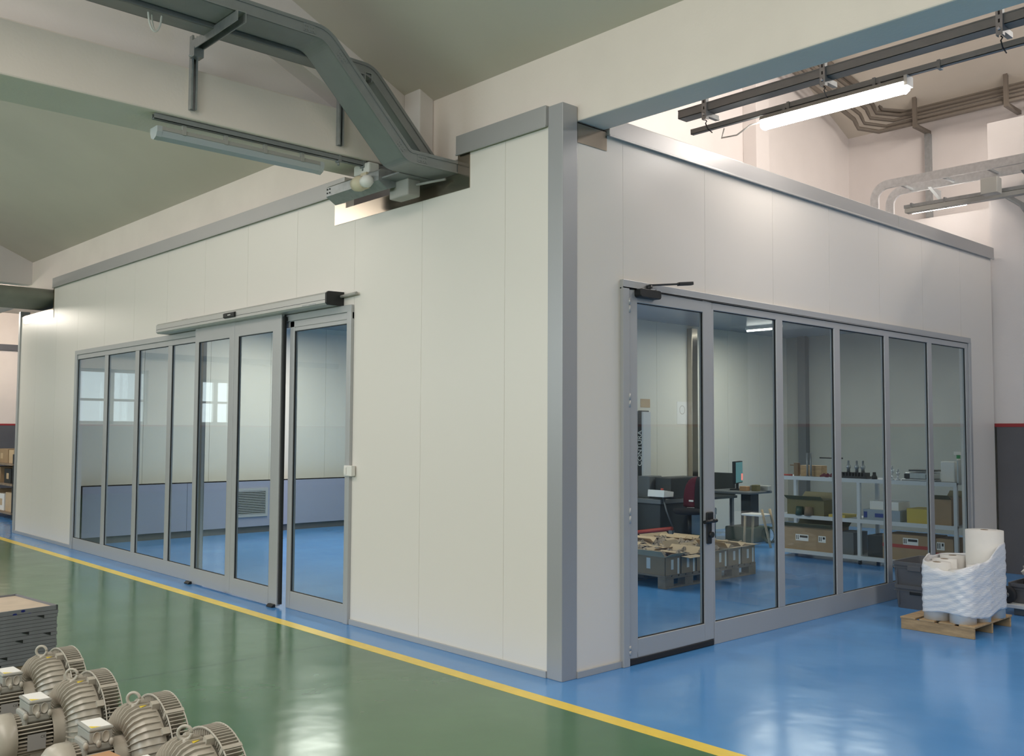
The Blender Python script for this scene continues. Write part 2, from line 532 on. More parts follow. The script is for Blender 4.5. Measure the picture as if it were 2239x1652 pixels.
W1 = empty('window_1', (-7.2, 0, 0), 'four tall fixed panes left of the sliding doors', kind='structure')
W1.location = (0, 0, 0)
m = MB()
m.box(-9.17, -2.44, GY0-0.012, GY1, 2.595, 2.656)
m.box(-9.11, -2.44, GY0, GY1, 2.535, 2.595)
m.box(-9.17, -9.085, GY0-0.012, GY1, 0.0, 2.60)
m.box(-9.085, -5.25, GY0, GY1, 0.0, 0.153)
mull = [(-8.09, -7.975), (-7.095, -6.985), (-6.15, -6.05), (-5.36, -5.25)]
for a, b in mull:
    m.box(a, b, GY0, GY1, 0.153, 2.535)
m.build('frame', 'alu', W1, 0.004)
m = MB(); xs = [-9.085] + [q for p in mull for q in p]
for i in range(4):
    xgasket(m, xs[2*i], xs[2*i+1], 0.153, 2.535, -0.006)
m.build('gasket', 'gasket', W1)
for i in range(4):
    bx(xs[2*i], xs[2*i+1], -0.002, 0.006, 0.153, 2.535).build('pane', 'glass', W1)

W2 = empty('window_2', (0, 0, 0), 'tall fixed pane right of the sliding doors', kind='structure')
m = MB()
m.box(-3.46, -3.385, GY0, GY1, 0, 2.60); m.box(-2.505, -2.44, GY0-0.012, GY1, 0, 2.60)
m.box(-3.385, -2.505, GY0, GY1, 0, 0.155); m.box(-3.385, -2.505, GY0+0.002, GY1, 2.50, 2.535)
m.build('frame', 'alu', W2, 0.004)
m = MB(); xgasket(m, -3.385, -2.505, 0.155, 2.50, -0.006); m.build('gasket', 'gasket', W2)
bx(-3.385, -2.505, -0.002, 0.006, 0.155, 2.50).build('pane', 'glass', W2)

for nm, x0, x1, l, r, lab in (('door_1', -5.31, -4.43, 0.088, 0.095, 'left leaf of the glazed sliding door'),
                              ('door_2', -4.425, -3.505, 0.088, 0.15, 'right leaf of the glazed sliding door')):
    D = empty(nm, (0, 0, 0), lab, kind='structure')
    m = MB(); xframe(m, x0, x1, 0.012, 2.662, l, r, 0.155, 0.15, -0.085, -0.050)
    m.build('frame', 'alu', D, 0.004)
    m = MB(); xgasket(m, x0+l, x1-r, 0.167, 2.512, -0.075); m.build('gasket', 'gasket', D)
    bx(x0+l, x1-r, -0.071, -0.063, 0.167, 2.512).build('pane', 'glass', D)
    if nm == 'door_2':
        bx(x1, x1+0.028, -0.07, -0.045, 0.03, 2.64).build('brush_seal', 'gasket', D)
for gx, lab in ((-5.31, 'small black floor guide at the left end of the sliding doors'),
                (-3.57, 'small black floor guide at the right end of the sliding doors')):
    o = MB().prism([(-0.125, 0.0), (-0.085, 0.0), (-0.085, 0.028), (-0.105, 0.028), (-0.125, 0.012)], gx-0.05, gx+0.05, 'x').build('floor_guide', 'black', None, 0.003)
    tag(o, lab, 'floor guide', 'floor guides of the sliding doors')

# ---- sliding door operator
H = empty('door_operator', (-4.3, 0, 2.66), 'long silver sliding door operator box above the glazed doors', 'door operator')
rel = lambda x0, x1, y0, y1, z0, z1: bx(x0+4.3, x1+4.3, y0, y1, z0-2.66, z1-2.66)
prof = [(0, 0), (-0.15, 0.0), (-0.168, 0.015), (-0.168, 0.09), (-0.15, 0.108), (0, 0.112)]
MB().prism(prof, -6.12+4.3, -2.62+4.3, 'x').build('cover', 'header', H)
MB().prism([(-0.001, -0.004), (-0.155, -0.004), (-0.174, 0.012), (-0.174, 0.095), (-0.155, 0.113), (-0.001, 0.117)], -2.62+4.3, -2.595+4.3, 'x').build('end_cap', 'black', H, 0.002)
MB().prism(prof, -6.135+4.3, -6.12+4.3, 'x').build('end_cap', 'alu', H)
rel(-6.12, -2.62, -0.1695, -0.1675, 2.70, 2.703).build('seam', 'gasket', H)
o = MB().prism([(-0.168, 0.03), (-0.188, 0.035), (-0.19, 0.075), (-0.168, 0.085)], -4.47+4.3, -4.24+4.3, 'x').build('motion_sensor', 'black', H, 0.004)
MB().prism([(-0.1905, 0.052), (-0.1905, 0.060), (-0.190, 0.060), (-0.190, 0.052)], -4.37+4.3, -4.31+4.3, 'x').build('sensor_mark', 'white_pl', o)
MB().prism([(-0.06, 0.112), (-0.06, 0.135), (-0.02, 0.135), (-0.02, 0.112)], -5.72+4.3, -5.58+4.3, 'x').build('sensor_bracket', 'black', H, 0.003)
rel(-3.0, -2.78, -0.1700, -0.168, 2.672, 2.684).build('maker_plate', 'galv', H)
o = MB().tube([(-2.6, -0.03, 2.735), (-2.36, -0.03, 2.742)], 0.014).build('conduit_stub', 'grey_pl')
tag(o, 'short grey conduit sticking out of the black end of the door operator', 'conduit')

S = empty('wall_switch', (-2.43, -0.02, 1.22), 'small white switch box on the edge of the sliding door frame', 'switch')
bx(-0.06, 0.055, -0.03, 0.012, 0, 0.088).build('box', 'white_pl', S, 0.006)
bx(-0.050, -0.016, -0.036, -0.03, 0.014, 0.074).build('rocker', 'white_pl', S, 0.003)

# ---- glazing and hinged door of the right partition
GX0, GX1 = -0.022, 0.018


def yframe(mb, y0, y1, z0, z1, l, r, b, t, x0, x1):
    mb.box(x0, x1, y0, y0+l, z0, z1); mb.box(x0, x1, y1-r, y1, z0, z1)
    mb.box(x0, x1, y0+l, y1-r, z0, z0+b); mb.box(x0, x1, y0+l, y1-r, z1-t, z1)


def ygasket(mb, y0, y1, z0, z1, x, w=0.0055):
    for a in ((y0, y0+w, z0, z1), (y1-w, y1, z0, z1), (y0, y1, z0, z0+w), (y0, y1, z1-w, z1)):
        mb.box(x-0.008, x+0.003, a[0], a[1], a[2], a[3])


W3 = empty('window_3', (0, 0, 0), 'five tall fixed panes right of the hinged glazed door', kind='structure')
m = MB()
m.box(GX0, GX1+0.014, 0.572, 6.48, 2.60, 2.656)
m.box(GX0, GX1, 1.63, 6.42, 2.535, 2.592)
m.box(GX0, GX1+0.014, 0.572, 0.638, 0.0, 2.60)
m.box(GX0, GX1+0.014, 6.425, 6.48, 0.0, 2.60)
m.box(GX0, GX1, 6.357, 6.425, 0.0, 2.54)
m.box(GX0, GX1, 1.63, 6.357, 0.0, 0.168)
ym = [(1.625, 1.648), (2.531, 2.628), (3.482, 3.588), (4.450, 4.545), (5.405, 5.503), (6.357, 6.36)]
for a, b in ym[:-1]:
    m.box(GX0, GX1, a, b, 0.168, 2.54)
m.build('frame', 'alu', W3, 0.004)
m = MB()
for (a, b), (c, d) in zip(ym[:-1], ym[1:]):
    ygasket(m, b, c, 0.168, 2.535, 0.005)
m.box(GX0, GX1-0.006, 0.572, 6.48, 2.592, 2.60)
m.build('gasket', 'gasket', W3)
for (a, b), (c, d) in zip(ym[:-1], ym[1:]):
    bx(-0.006, 0.002, b, c, 0.168, 2.535).build('pane', 'glass', W3)

D3 = empty('door_3', (0, 0, 0), 'hinged glazed door near the corner post', kind='structure')
m = MB(); yframe(m, 0.643, 1.622, 0.048, 2.592, 0.087, 0.115, 0.125, 0.085, -0.018, 0.022)
m.build('frame', 'alu', D3, 0.004)
m = MB(); ygasket(m, 0.730, 1.507, 0.173, 2.507, 0.010); m.build('gasket', 'gasket', D3)
bx(-0.001, 0.007, 0.730, 1.507, 0.173, 2.507).build('pane', 'glass', D3)
bx(-0.05, 0.026, 0.632, 1.618, 0.002, 0.046).build('threshold_seal', 'blackrub', D3, 0.006)
for z0, z1 in ((2.43, 2.53), (1.77, 1.865), (0.97, 1.075), (0.075, 0.14)):
    MB().cyl((0.03, 0.637, z0), (0.03, 0.637, (z0+z1)/2-0.002), 0.0085).cyl((0.03, 0.637, (z0+z1)/2+0.002), (0.03, 0.637, z1), 0.0085).build('hinge', 'alu', D3)
HD = MB().box(0.022, 0.042, 1.525, 1.60, 0.93, 1.00).box(0.022, 0.038, 1.528, 1.585, 0.76, 0.93).build('handle', 'black', D3, 0.008)
MB().cyl((0.022, 1.555, 0.935), (0.075, 1.555, 0.935), 0.013).cyl((0.062, 1.605, 0.935), (0.062, 1.455, 0.930), 0.014).build('lever', 'black', HD)
MB().cyl((0.022, 1.568, 0.83), (0.055, 1.568, 0.83), 0.026, 0.022).build('lock_cylinder', 'black', HD)
DC = empty('door_closer', (0.022, 0.80, 2.54), 'black door closer with folding arm at the top of the hinged glazed door', 'door closer')
MB().prism(rrect(-0.10, 0.13, 0.0, 0.062, 0.02), 0.0, 0.06, 'x').build('body', 'black', DC, 0.004)
MB().cyl((0.03, 0.03, 0.06), (0.03, 0.03, 0.095), 0.022).build('pivot', 'black', DC)
# arm runs out and back to the frame head
a = MB()
mm = axes((0.35, 0.93, 0.1), (-0.93, 0.35, 0), (-0.035, -0.093, 0.99), (0.03, 0.03, 0.09))
a.box(0.0, 0.26, -0.014, 0.014, 0.0, 0.012, mm)
a.box(0.24, 0.36, -0.019, 0.019, -0.006, 0.018, mm)
a.build('arm', 'black', DC, 0.003)
MB().box(0.04, 0.058, 0.02, 0.055, 0.0621, 0.068).box(0.04, 0.058, 0.075, 0.125, 0.0621, 0.066).build('chrome_strip', 'galv_bright', DC)

# ---- concrete beams, spandrels, sloping ceilings
m = MB()
m.box(-20, 13.2, 0.14, 0.42, 3.675, 4.6)
struct('beam_long', m, 'plaster', 0.01, 'long cream concrete beam passing over the corner of the room')
struct('beam_cross', bx(-2.25, -1.75, -11, 0.14, 3.675, 4.02), 'plaster', 0.012, 'cream concrete beam crossing above the aisle to the long wall')
struct('wall_spandrel', bx(-2.10, -1.95, -11, 0.14, 4.02, 9.4), 'plaster_w')
sl = 0.45
cz = lambda y: 4.21 + (0.14-y)*sl
m = MB()
m.prism([(0.14, cz(0.14)-0.42), (-11, cz(-11)-0.42), (-11, cz(-11)), (0.14, cz(0.14))], -2.22, -1.765, 'x')
struct('beam_rafter', m, 'plaster_w', 0, 'sloping rafter beside the spandrel wall')
m = MB()
m.prism([(0.14, cz(0.14)), (-11.2, cz(-11.2)), (-11.2, cz(-11.2)+0.2), (0.14, cz(0.14)+0.4)], -20.2, 13.2, 'x')
struct('ceiling', m, 'ceil', 0, 'grey sloping plaster ceiling above the aisle')
struct('wall_stub', MB().box(-1.765, -1.56, 0.0, 0.14, 3.70, 4.45), 'plaster_w', 0.01, 'small plaster pier where the two beams meet')
struct('wall_gable', bx(-12.0, -11.75, -11, 0.14, 3.86, 9.4), 'plaster_w')

# hall shell behind and beside the camera (seen only in reflections)


def shell_wall(name, plane, at, thick, a0, a1, zt, holes):
    """wall with rectangular holes; returns cream part, dado and stripe"""
    def put(mb, p0, p1, z0, z1, t=0.0):
        if plane == 'x':
            mb.box(min(at, at+thick)-t*(thick < 0)*0, max(at, at+thick), p0, p1, z0, z1) if not t else mb.box(at-t, at+t, p0, p1, z0, z1)
        else:
            mb.box(p0, p1, min(at, at+thick), max(at, at+thick), z0, z1) if not t else mb.box(p0, p1, at-t, at+t, z0, z1)
    m = MB()
    cur = a0
    for h0, h1, z0, z1 in sorted(holes):
        put(m, cur, h0, 1.69, zt); put(m, h0, h1, 1.69, z0); put(m, h0, h1, z1, zt); cur = h1
    put(m, cur, a1, 1.69, zt)
    struct(name, m, 'plaster')
    m = MB(); put(m, a0, a1, 0, 1.69); struct('dado_'+name[5:], m, 'dado')
    m = MB(); put(m, a0, a1, 1.675, 1.715, 0.006); struct('stripe_'+name[5:], m, 'redline')


hb = [(x-2.05, x+2.05, 1.85, 4.55) for x in (-14.0, -8.0, -2.0, 4.0)]
shell_wall('wall_back', 'y', -11.0, -0.2, -20, 13.2, 10.0, hb)
hf = [(-7.80, -6.90, 1.72, 2.95), (-5.35, -3.55, 1.72, 3.1)]
shell_wall('wall_far', 'x', -20.0, -0.2, -11, 14, 10.0, hf)
shell_wall('wall_side', 'x', 13.0, 0.2, -11, 14, 10.0, [])
k = 4
for x0, x1, z0, z1 in hb:
    W = empty(f'window_{k}', (0, 0, 0), 'tall hall window behind the viewer', kind='structure'); k += 1
    m = MB(); xframe(m, x0, x1, z0, z1, .07, .07, .07, .07, -11.16, -11.06)
    for f in (0.25, 0.5, 0.75): m.box(x0+(x1-x0)*f-.03, x0+(x1-x0)*f+.03, -11.16, -11.06, z0, z1)
    m.build('frame', 'header', W)
    bx(x0, x1, -11.13, -11.12, z0, z1).build('pane', 'glass', W)
for y0, y1, z0, z1 in hf:
    W = empty(f'window_{k}', (0, 0, 0), 'hall window in the far wall', kind='structure'); k += 1
    m = MB(); yframe(m, y0, y1, z0, z1, .08, .08, .08, .08, -20.16, -20.06)
    m.box(-20.16, -20.06, (y0+y1)/2-.06, (y0+y1)/2+.06, z0, z1); m.box(-20.15, -20.07, y0, y1, 2.3, 2.36)
    m.build('frame', 'header', W)
    bx(-20.13, -20.12, y0, y1, z0, z1).build('pane', 'glass', W)

# ---- the bay behind the room: outer wall, back wall, long side wall
shell = MB().box(-0.03, 13.2, 7.25, 7.5, 1.69, 5.27)
struct('wall_outer', shell, 'plaster_w')
struct('dado_outer', MB().box(-0.0, 13.2, 7.245, 7.5, 0, 1.675), 'dado')
struct('stripe_outer', MB().box(-0.02, 13.2, 7.240, 7.25, 1.675, 1.715), 'redline')
struct('wall_rear', bx(-20.2, 13.2, 11.0, 11.25, 3.4, 7.2), 'plaster_w')
struct('wall_backdrop', bx(-20.2, 13.2, 11.0, 11.25, 0, 3.4), mat('shaded_rear_wall', (0.36, 0.365, 0.33), 0.8, noise=0.05, nscale=1.5))  # lower rear wall, its shade put into the darker colour
struct('wall_column', bx(3.35, 3.80, 6.85, 7.25, 0, 5.27), mat('grey_green_column', (0.16, 0.20, 0.20), 0.6), 0.01)
struct('wall_bay', MB().box(-4.1, -3.74, 0.42, 11, 3.42, 9), 'plaster_w')
struct('wall_pier', MB().box(-3.74, -3.5, 7.75, 8.1, 3.42, 9), 'plaster_w', 0.01)
m = MB()
m.prism([(11.0, 6.72), (8.6, 7.80), (8.6, 8.1), (11.2, 7.0)], -4.1, 13.2, 'x')
m.box(-4.1, 13.2, 0.42, 8.6, 7.8, 8.0)
m.box(-20.2, -4.1, 0.42, 11.2, 4.3, 4.5)
struct('ceiling_bay', m, 'ceil')
struct('wall_gap', bx(-20.2, 13.2, 0.2, 0.42, 4.55, 10), 'plaster')

# ---- room interior shell
struct('ceiling_interior', MB().box(-9.8, -0.12, 0.12, 6.3, 3.31, 3.42).box(-5.1, -0.12, 6.3, 11, 3.31, 3.42), 'ceil_in', 0, 'flat satin ceiling inside the glazed room')
mm = MB()
for i in range(6):
    mm.box(-9.85, -9.7, 0.11+i*1.03, 0.11+(i+1)*1.03-0.005, 0, 3.31)
struct('wall_end', mm.box(-9.86, -9.71, 0.11, 6.3, 0, 3.31), 'panel_in')
mm = MB()
for i in range(5):
    mm.box(-9.7+i*0.95, -9.7+(i+1)*0.95-0.005, 6.3, 6.42, 0, 3.31)
struct('wall_inner', mm.box(-9.7, -5.0, 6.31, 6.42, 0, 3.31), 'panel_in')
mm = MB()
for i in range(5):
    mm.box(-5.12, -5.0, 6.3+i*0.95, 6.3+(i+1)*0.95-0.005, 0, 3.31)
struct('wall_nook', mm.box(-5.12, -5.005, 6.3, 11, 0, 3.31), 'panel_in')
struct('wall_close', bx(-0.12, -0.03, 7.2, 11, 0, 3.42), 'panel_in')
struct('trim_9', bx(-5.0, -4.90, 8.02, 8.17, 0, 3.26), 'steel', 0.004, 'narrow steel jamb on the inner cream wall')
LG = empty('low_duct', (-9.69, 3.2, 0), 'long low lavender-grey duct box along the foot of the end wall inside', 'duct box')
m = MB()
for i in range(4):
    m.box(0.0, 0.30, -3.0+i*1.5, -3.0+(i+1)*1.5-0.006, 0.10, 0.80)
m.box(0, 0.29, -3.0, 3.0, 0.1, 0.80)
m.build('casing', 'lowgrey', LG)
bx(0, 0.26, -3.0, 3.0, 0, 0.1).build('plinth', 'dado', LG)
V = empty('vent', (0.30, -0.52, 0.25)); V.parent = LG
m = MB()
yframe(m, -0.33, 0.33, 0.0, 0.44, 0.04, 0.04, 0.04, 0.04, 0, 0.022)
for i in range(14):
    m.box(0.004, 0.02, -0.29, 0.29, 0.045+i*0.026, 0.045+i*0.026+0.012)
m.build('louvre_grille', 'louver', V)
bx(0.0, 0.003, -0.3, 0.3, 0.03, 0.41).build('dark_back', 'black', V)
V.name = 'air_grille'
# tubes on the room's ceiling; the last two unseen, added to light it
for i, (x, y, pw, lab) in enumerate(((-4.16, 8.93, 75, 'lit fluorescent batten on the inner ceiling beyond the white rack'),
                                 (-4.0, 3.0, 80, 'unseen lit batten added on the inner ceiling behind the hinged door'),
                                 (-7.5, 3.0, 100, 'unseen lit batten added on the inner ceiling behind the fixed panes'))):
    T = empty('ceiling_batten', (x, y, 3.31), lab, 'lamp', 'battens on the inner ceiling')
    hl = 0.33 if i == 0 else 0.6
    bx(-hl, hl, -0.03, 0.03, -0.045, 0).build('tray', 'white_pl', T)
    MB().cyl((-hl+0.02, 0, -0.06), (hl-0.02, 0, -0.06), 0.014).build('tube', 'tube_in', T)
    area('batten_light', (x+(1.3 if i == 0 else 0), y-(0.6 if i == 0 else 0), 3.2), (0, 0, -1), 2.4, 1.0, pw, (1, 0.95, 0.86))

# ================================================================== CABLE TRAYS, LAMPS AND PIPES OVERHEAD


def bend(pts, r, n=6):
    """round the corners of a 2-d polyline"""
    out = [pts[0]]
    for a, b, c in zip(pts[:-2], pts[1:-1], pts[2:]):
        a, b, c = Vector(a), Vector(b), Vector(c)
        u, w = (a-b).normalized(), (c-b).normalized()
        half = math.acos(max(-1, min(1, u.dot(w))))/2
        d = r/math.tan(half)
        p, q = b+u*d, b+w*d
        cen = b+(u+w).normalized()*(r/math.sin(half))
        a0 = math.atan2(p.y-cen.y, p.x-cen.x); a1 = math.atan2(q.y-cen.y, q.x-cen.x)
        da = (a1-a0+PI) % (2*PI)-PI
        out += [(cen.x+r*math.cos(a0+da*i/n), cen.y+r*math.sin(a0+da*i/n)) for i in range(n+1)]
    return out+[pts[-1]]


def cable_tray(x0, x1, pts, r, label, m='galv_dark'):
    T = empty('cable_tray', (0, 0, 0), label, 'cable tray', 'cable trays dropping to the beam notch')
    pa = bend(pts, r)
    mb = MB()
    t = 0.004
    mb.loft(pa, x0, x1, t)
    mb.loft(pa, x0, x0+t, 0.08); mb.loft(pa, x1-t, x1, 0.08)
    mb.loft(pa, x1, x1+0.007, 0.010, 0.0); mb.loft(pa, x1, x1+0.007, 0.008, 0.070)
    mb.build('channel', m, T)
    MB().loft(pa, x0-0.004, x1+0.008, 0.014, 0.078).build('lid', m, T)
    return T, pa


TA, pa = cable_tray(-1.35, -1.085, [(-6.0, 4.19), (-1.16, 4.19), (-0.47, 3.505), (0.13, 3.505)], 0.14,
                    'wide grey cable tray that bends down steeply into the beam notch')
MB().box(-1.74, -1.352, -0.34, 0.13, 3.500, 3.512).box(-1.74, -1.735, -0.34, 0.13, 3.512, 3.56).build('junction_plate', 'galv_dark', TA)
# coupling plates with bolts on the tray side
for y0, z0, ang in ((-1.27, 4.23, 0.0), (-1.02, 4.10, -0.79), (-0.52, 3.60, -0.79), (-0.33, 3.545, 0.0)):
    mm = axes((0, math.cos(ang), math.sin(ang)), (0, -math.sin(ang), math.cos(ang)), (1, 0, 0), (-1.085, y0, z0))
    p = MB().box(-0.045, 0.045, -0.024, 0.030, 0, 0.003, mm)
    for i in (-.03, -.012, .012, .03):
        p.cyl(mm @ Vector((i, 0.012, 0.003)), mm @ Vector((i, 0.012, 0.007)), 0.005, n=6)
        p.cyl(mm @ Vector((i, -0.012, 0.003)), mm @ Vector((i, -0.012, 0.007)), 0.005, n=6)
    p.build('coupling_plate', 'galv_dark', TA)
cable_tray(-1.52, -1.375, [(-6.0, 4.165), (-0.60, 4.165), (0.0, 3.575), (0.13, 3.575)], 0.12,
           'narrow grey cable tray running behind the wide one and dropping later')
# brackets on the cross beam
for y, lab, arm in ((-1.765, 'grey slotted channel bracket on the cross beam with a long bare arm', -1.05),
                    (-0.615, 'grey slotted channel bracket on the cross beam partly behind the sloping tray', -1.36)):
    B = empty('tray_bracket', (-1.75, y, 3.73), lab, 'bracket', 'tray brackets on the cross beam')
    h = 0.50
    p = MB().box(0, 0.006, -0.022, 0.022, 0, h).box(0.006, 0.042, -0.022, -0.017, 0, h).box(0.006, 0.042, 0.017, 0.022, 0, h)
    p.box(0.036, 0.042, -0.017, -0.009, 0, h).box(0.036, 0.042, 0.009, 0.017, 0, h)
    p.build('upright', 'galv', B)
    s = MB()
    for i in range(9): s.box(0.002, 0.0075, -0.006, 0.006, 0.03+i*0.052, 0.055+i*0.052)
    s.build('slots', 'black', B)
    L = arm+1.75
    a = MB().box(0.03, L, -0.030, -0.025, h-0.11, h-0.045).box(0.03, L, 0.025, 0.030, h-0.11, h-0.045).box(0.03, L, -0.025, 0.025, h-0.05, h-0.045)
    a.box(0.03, 0.10, -0.034, 0.034, h-0.16, h-0.1)
    a.build('arm', 'galv', B)
    MB().cyl((0.05, 0, h-0.15), (0.05, -0.045, h-0.15), 0.008, n=6).build('bolt', 'galv', B)
# loop of pale cable under the tray
lp = MB().tube([(-1.45, -2.20, 4.19)]+[(-1.42+0.0*i, -2.20+0.085*(1-math.cos(PI*i/14))/2, 4.185-0.13*math.sin(PI*i/14)) for i in range(15)], 0.006)
lp.tube([(-1.44, -2.17+0.06*(1-math.cos(PI*i/14))/2, 4.185-0.115*math.sin(PI*i/14)) for i in range(15)], 0.005)
tag(lp.build('cable_loop', 'white_pl'), 'loop of pale cable hanging below the cable trays near the ceiling', 'cable')

# unlit batten under the cross beam, on its rail


def rail_y(y0, y1, x, z):
    p = MB().box(x-0.02, x+0.02, y0, y1, z, z+0.004)
    p.box(x-0.02, x-0.016, y0, y1, z, z+0.035).box(x+0.016, x+0.02, y0, y1, z, z+0.035)
    return p


R = empty('lighting_rail', (0, 0, 0), 'thin dark rail with clips under the cross beam carrying the unlit lamp', 'rail')
rail_y(-2.0, -0.10, -1.80, 3.634).build('channel', 'galv_dark', R)
for y in (-0.58, -0.36):
    MB().box(-1.825, -1.775, y-0.012, y+0.012, 3.622, 3.675).cyl((-1.80, y, 3.60), (-1.80, y, 3.635), 0.008, n=6).build('clip', 'galv_dark', R)
LO = empty('batten_lamp', (-1.86, -1.335, 3.545), 'unlit fluorescent batten with a clear cover under the cross beam', 'lamp')
pr = [(-0.055, 0.035), (-0.055, 0.02), (-0.042, -0.012), (0, -0.028), (0.042, -0.012), (0.055, 0.02), (0.055, 0.035)]
MB().prism(pr, -0.60, 0.60, 'y').build('cover', 'lampoff', LO)
MB().prism([(-0.06, 0.028), (0.06, 0.028), (0.055, 0.055), (-0.055, 0.055)], -0.60, 0.60, 'y').build('housing', 'grey_pl', LO)
for s in (-1, 1):
    MB().prism([(-0.058, 0.055), (-0.058, 0.018), (-0.04, -0.014), (0, -0.03), (0.04, -0.014), (0.058, 0.018), (0.058, 0.055)], s*0.60, s*0.635, 'y').build('end_cap', 'lampoff', LO)
for y in (-0.45, -0.15, 0.15, 0.45):
    MB().box(-0.064, 0.064, y-0.012, y+0.012, 0.024, 0.060).box(0.035, 0.060, y-0.012, y+0.012, 0.058, 0.095).build('clip', 'grey_pl', LO)

# reflector lamp in front of the notch, unlit
F = empty('reflector_lamp', (-2.30, -0.25, 3.44), 'unlit metal reflector lamp hanging at the beam notch', 'lamp')
pr = [(-0.12, 0.045), (-0.12, 0.115), (-0.095, 0.135), (0.07, 0.135), (0.07, 0.130), (-0.09, 0.130), (-0.113, 0.111), (-0.113, 0.048), (-0.03, -0.004), (-0.034, -0.010)]
MB().prism(pr, 0.0, 0.72, 'x').build('reflector', 'galv', F)
pe = [(-0.12, 0.045), (-0.12, 0.115), (-0.095, 0.135), (0.07, 0.135), (0.07, 0.03), (-0.03, -0.01)]
for e0 in (-0.008, 0.72):
    MB().prism(pe, e0, e0+0.008, 'x').build('end_plate', 'galv', F)
MB().cyl((0.03, -0.03, 0.075), (0.69, -0.03, 0.075), 0.013).build('tube', 'white_pl', F)
s = MB()
for a, b in ((-0.07, 0.06), (-0.035, 0.06), (-0.07, 0.09), (-0.035, 0.09)):
    MB().cyl((0.012+(a+0.07)*1.0, -0.125, b+0.01), (0.012+(a+0.07)*1.0, -0.119, b+0.01), 0.007, n=8).build('screw', 'black', F)
MB().box(0.45, 0.49, -0.02, 0.02, 0.135, 0.236).build('hanger', 'galv_dark', F)
o = bx(-1.66, -1.42, -0.21, -0.09, 3.372, 3.505).build('junction_box', 'grey_pl', None, 0.012)
tag(o, 'grey square junction box under the tray at the beam notch', 'junction box', 'boxes at the beam notch')
o = bx(-1.93, -1.72, -0.36, -0.26, 3.578, 3.66).build('junction_box', 'white_pl', None, 0.012)
tag(o, 'white rectangular junction box on top of the reflector lamp', 'junction box', 'boxes at the beam notch')
E_ = empty('emergency_spot', (-1.78, -0.40, 3.49), 'cream twin-headed emergency spotlight beside the reflector lamp', 'lamp')
MB().lathe([(-0.06, 0.0), (-0.06, 0.05), (0.0, 0.062), (0.05, 0.05), (0.06, 0.0)], 14, 'x').build('head', 'cream_pl', E_)
MB().lathe([(0.04, 0.0), (0.05, 0.04), (0.10, 0.05), (0.14, 0.035), (0.15, 0.0)], 14, 'x').build('head', 'white_pl', E_)
bx(-0.04, 0.04, 0.03, 0.10, -0.03, 0.09).build('bracket', 'cream_pl', E_)
o = MB().tube([(-1.42, -0.13, 3.46), (-1.3, -0.08, 3.47), (-1.18, -0.04, 3.475)], 0.010).build('conduit_stub', 'grey_pl')
tag(o, 'short pale conduit right of the grey junction box at the notch', 'conduit')

# flat oval pipe at the far end of the wall
pr = []
for i in range(40):
    a = 2*PI*i/40
    c, s = math.cos(a), math.sin(a)
    pr.append((-10.80+0.58*math.copysign(abs(c)**0.75, c), 3.515+0.135*math.copysign(abs(s)**0.8, s)))
DU = empty('air_duct', (0, 0, 0), 'fat grey-green pipe entering over the far end of the long cream wall', 'pipe')
MB().prism(pr, -7.0, 0.13, 'y', True).build('pipe', mat('grey_green_duct_paint', (0.30, 0.315, 0.27), 0.7, noise=0.08, nscale=4), DU)
o = MB().box(-14.2, -12.95, -1.06, -0.94, 3.59, 3.64).build('batten_lamp', 'white_pl')
tag(o, 'lit fluorescent batten high beyond the far end of the long wall', 'lamp')
t_ = MB().cyl((-14.15, -1.0, 3.56), (-13.0, -1.0, 3.56), 0.045).build('cover', 'lamp_far', o)
o = MB().cyl((-13.6, -1.0, 3.64), (-13.6, -1.0, cz(-1.0)-0.05), 0.008).build('hanger_rod', 'galv_dark', None)
o.parent = bpy.data.objects['batten_lamp.001'] if 'batten_lamp.001' in bpy.data.objects else t_.parent

# ---- right side: channel, rail, lit batten
CH = empty('cable_channel', (0, 0, 0), 'long dark grey cable channel hung beyond the long concrete beam', 'cable tray')
p = MB().box(-0.73, 9, 2.20, 2.32, 4.335, 4.339)
p.box(-0.73, 9, 2.20, 2.204, 4.335, 4.41).box(-0.73, 9, 2.316, 2.32, 4.335, 4.41)
p.box(-0.73, 9, 2.196, 2.21, 4.402, 4.41).box(-0.731, -0.727, 2.20, 2.32, 4.339, 4.37)
p.build('channel', 'galv_dark', CH)
for i, x in enumerate((-0.44, 0.66, 1.95, 4.0)):
    HG = empty('channel_hanger', (x, 2.25, 4.29), ['slotted hanger at the free end of the dark cable channel', 'slotted hanger of the dark channel above the lit lamp',
               'slotted hanger of the dark channel at the picture edge', 'slotted hanger of the dark channel far along it'][i], 'bracket', 'hangers of the dark cable channel')
    MB().box(-0.022, 0.022, -0.075, -0.070, -0.03, 3.505).box(-0.022, -0.017, -0.070, -0.035, -0.03, 3.505).box(0.017, 0.022, -0.070, -0.035, -0.03, 3.505).build('upright', 'galv', HG)
    s = MB()
    for j in range(10): s.box(-0.006, 0.006, -0.0765, -0.074, 0.0+j*0.055, 0.025+j*0.055)
    s.build('slots', 'black', HG)
    MB().box(-0.018, 0.018, -0.07, 0.12, 0.0, 0.04).build('arm', 'galv', HG)
    MB().cyl((0, -0.09, 0.012), (0, 0.14, 0.012), 0.009, n=8).build('bolt', 'galv_bright', HG)
    MB().tube([(0, -0.05, -0.03), (0.012, -0.05, -0.045), (0, -0.05, -0.06), (0, -0.02, -0.10), (0, 0.045, -0.12)], 0.005).build('chain_hook', 'black', HG)
RL = empty('lighting_rail', (0, 0, 0), 'slim dark rail carrying the lit fluorescent lamp', 'rail')
MB().box(-0.66, 9, 2.285, 2.325, 4.20, 4.204).box(-0.66, 9, 2.285, 2.289, 4.20, 4.245).box(-0.66, 9, 2.321, 2.325, 4.20, 4.245).build('channel', 'galv_dark', RL)
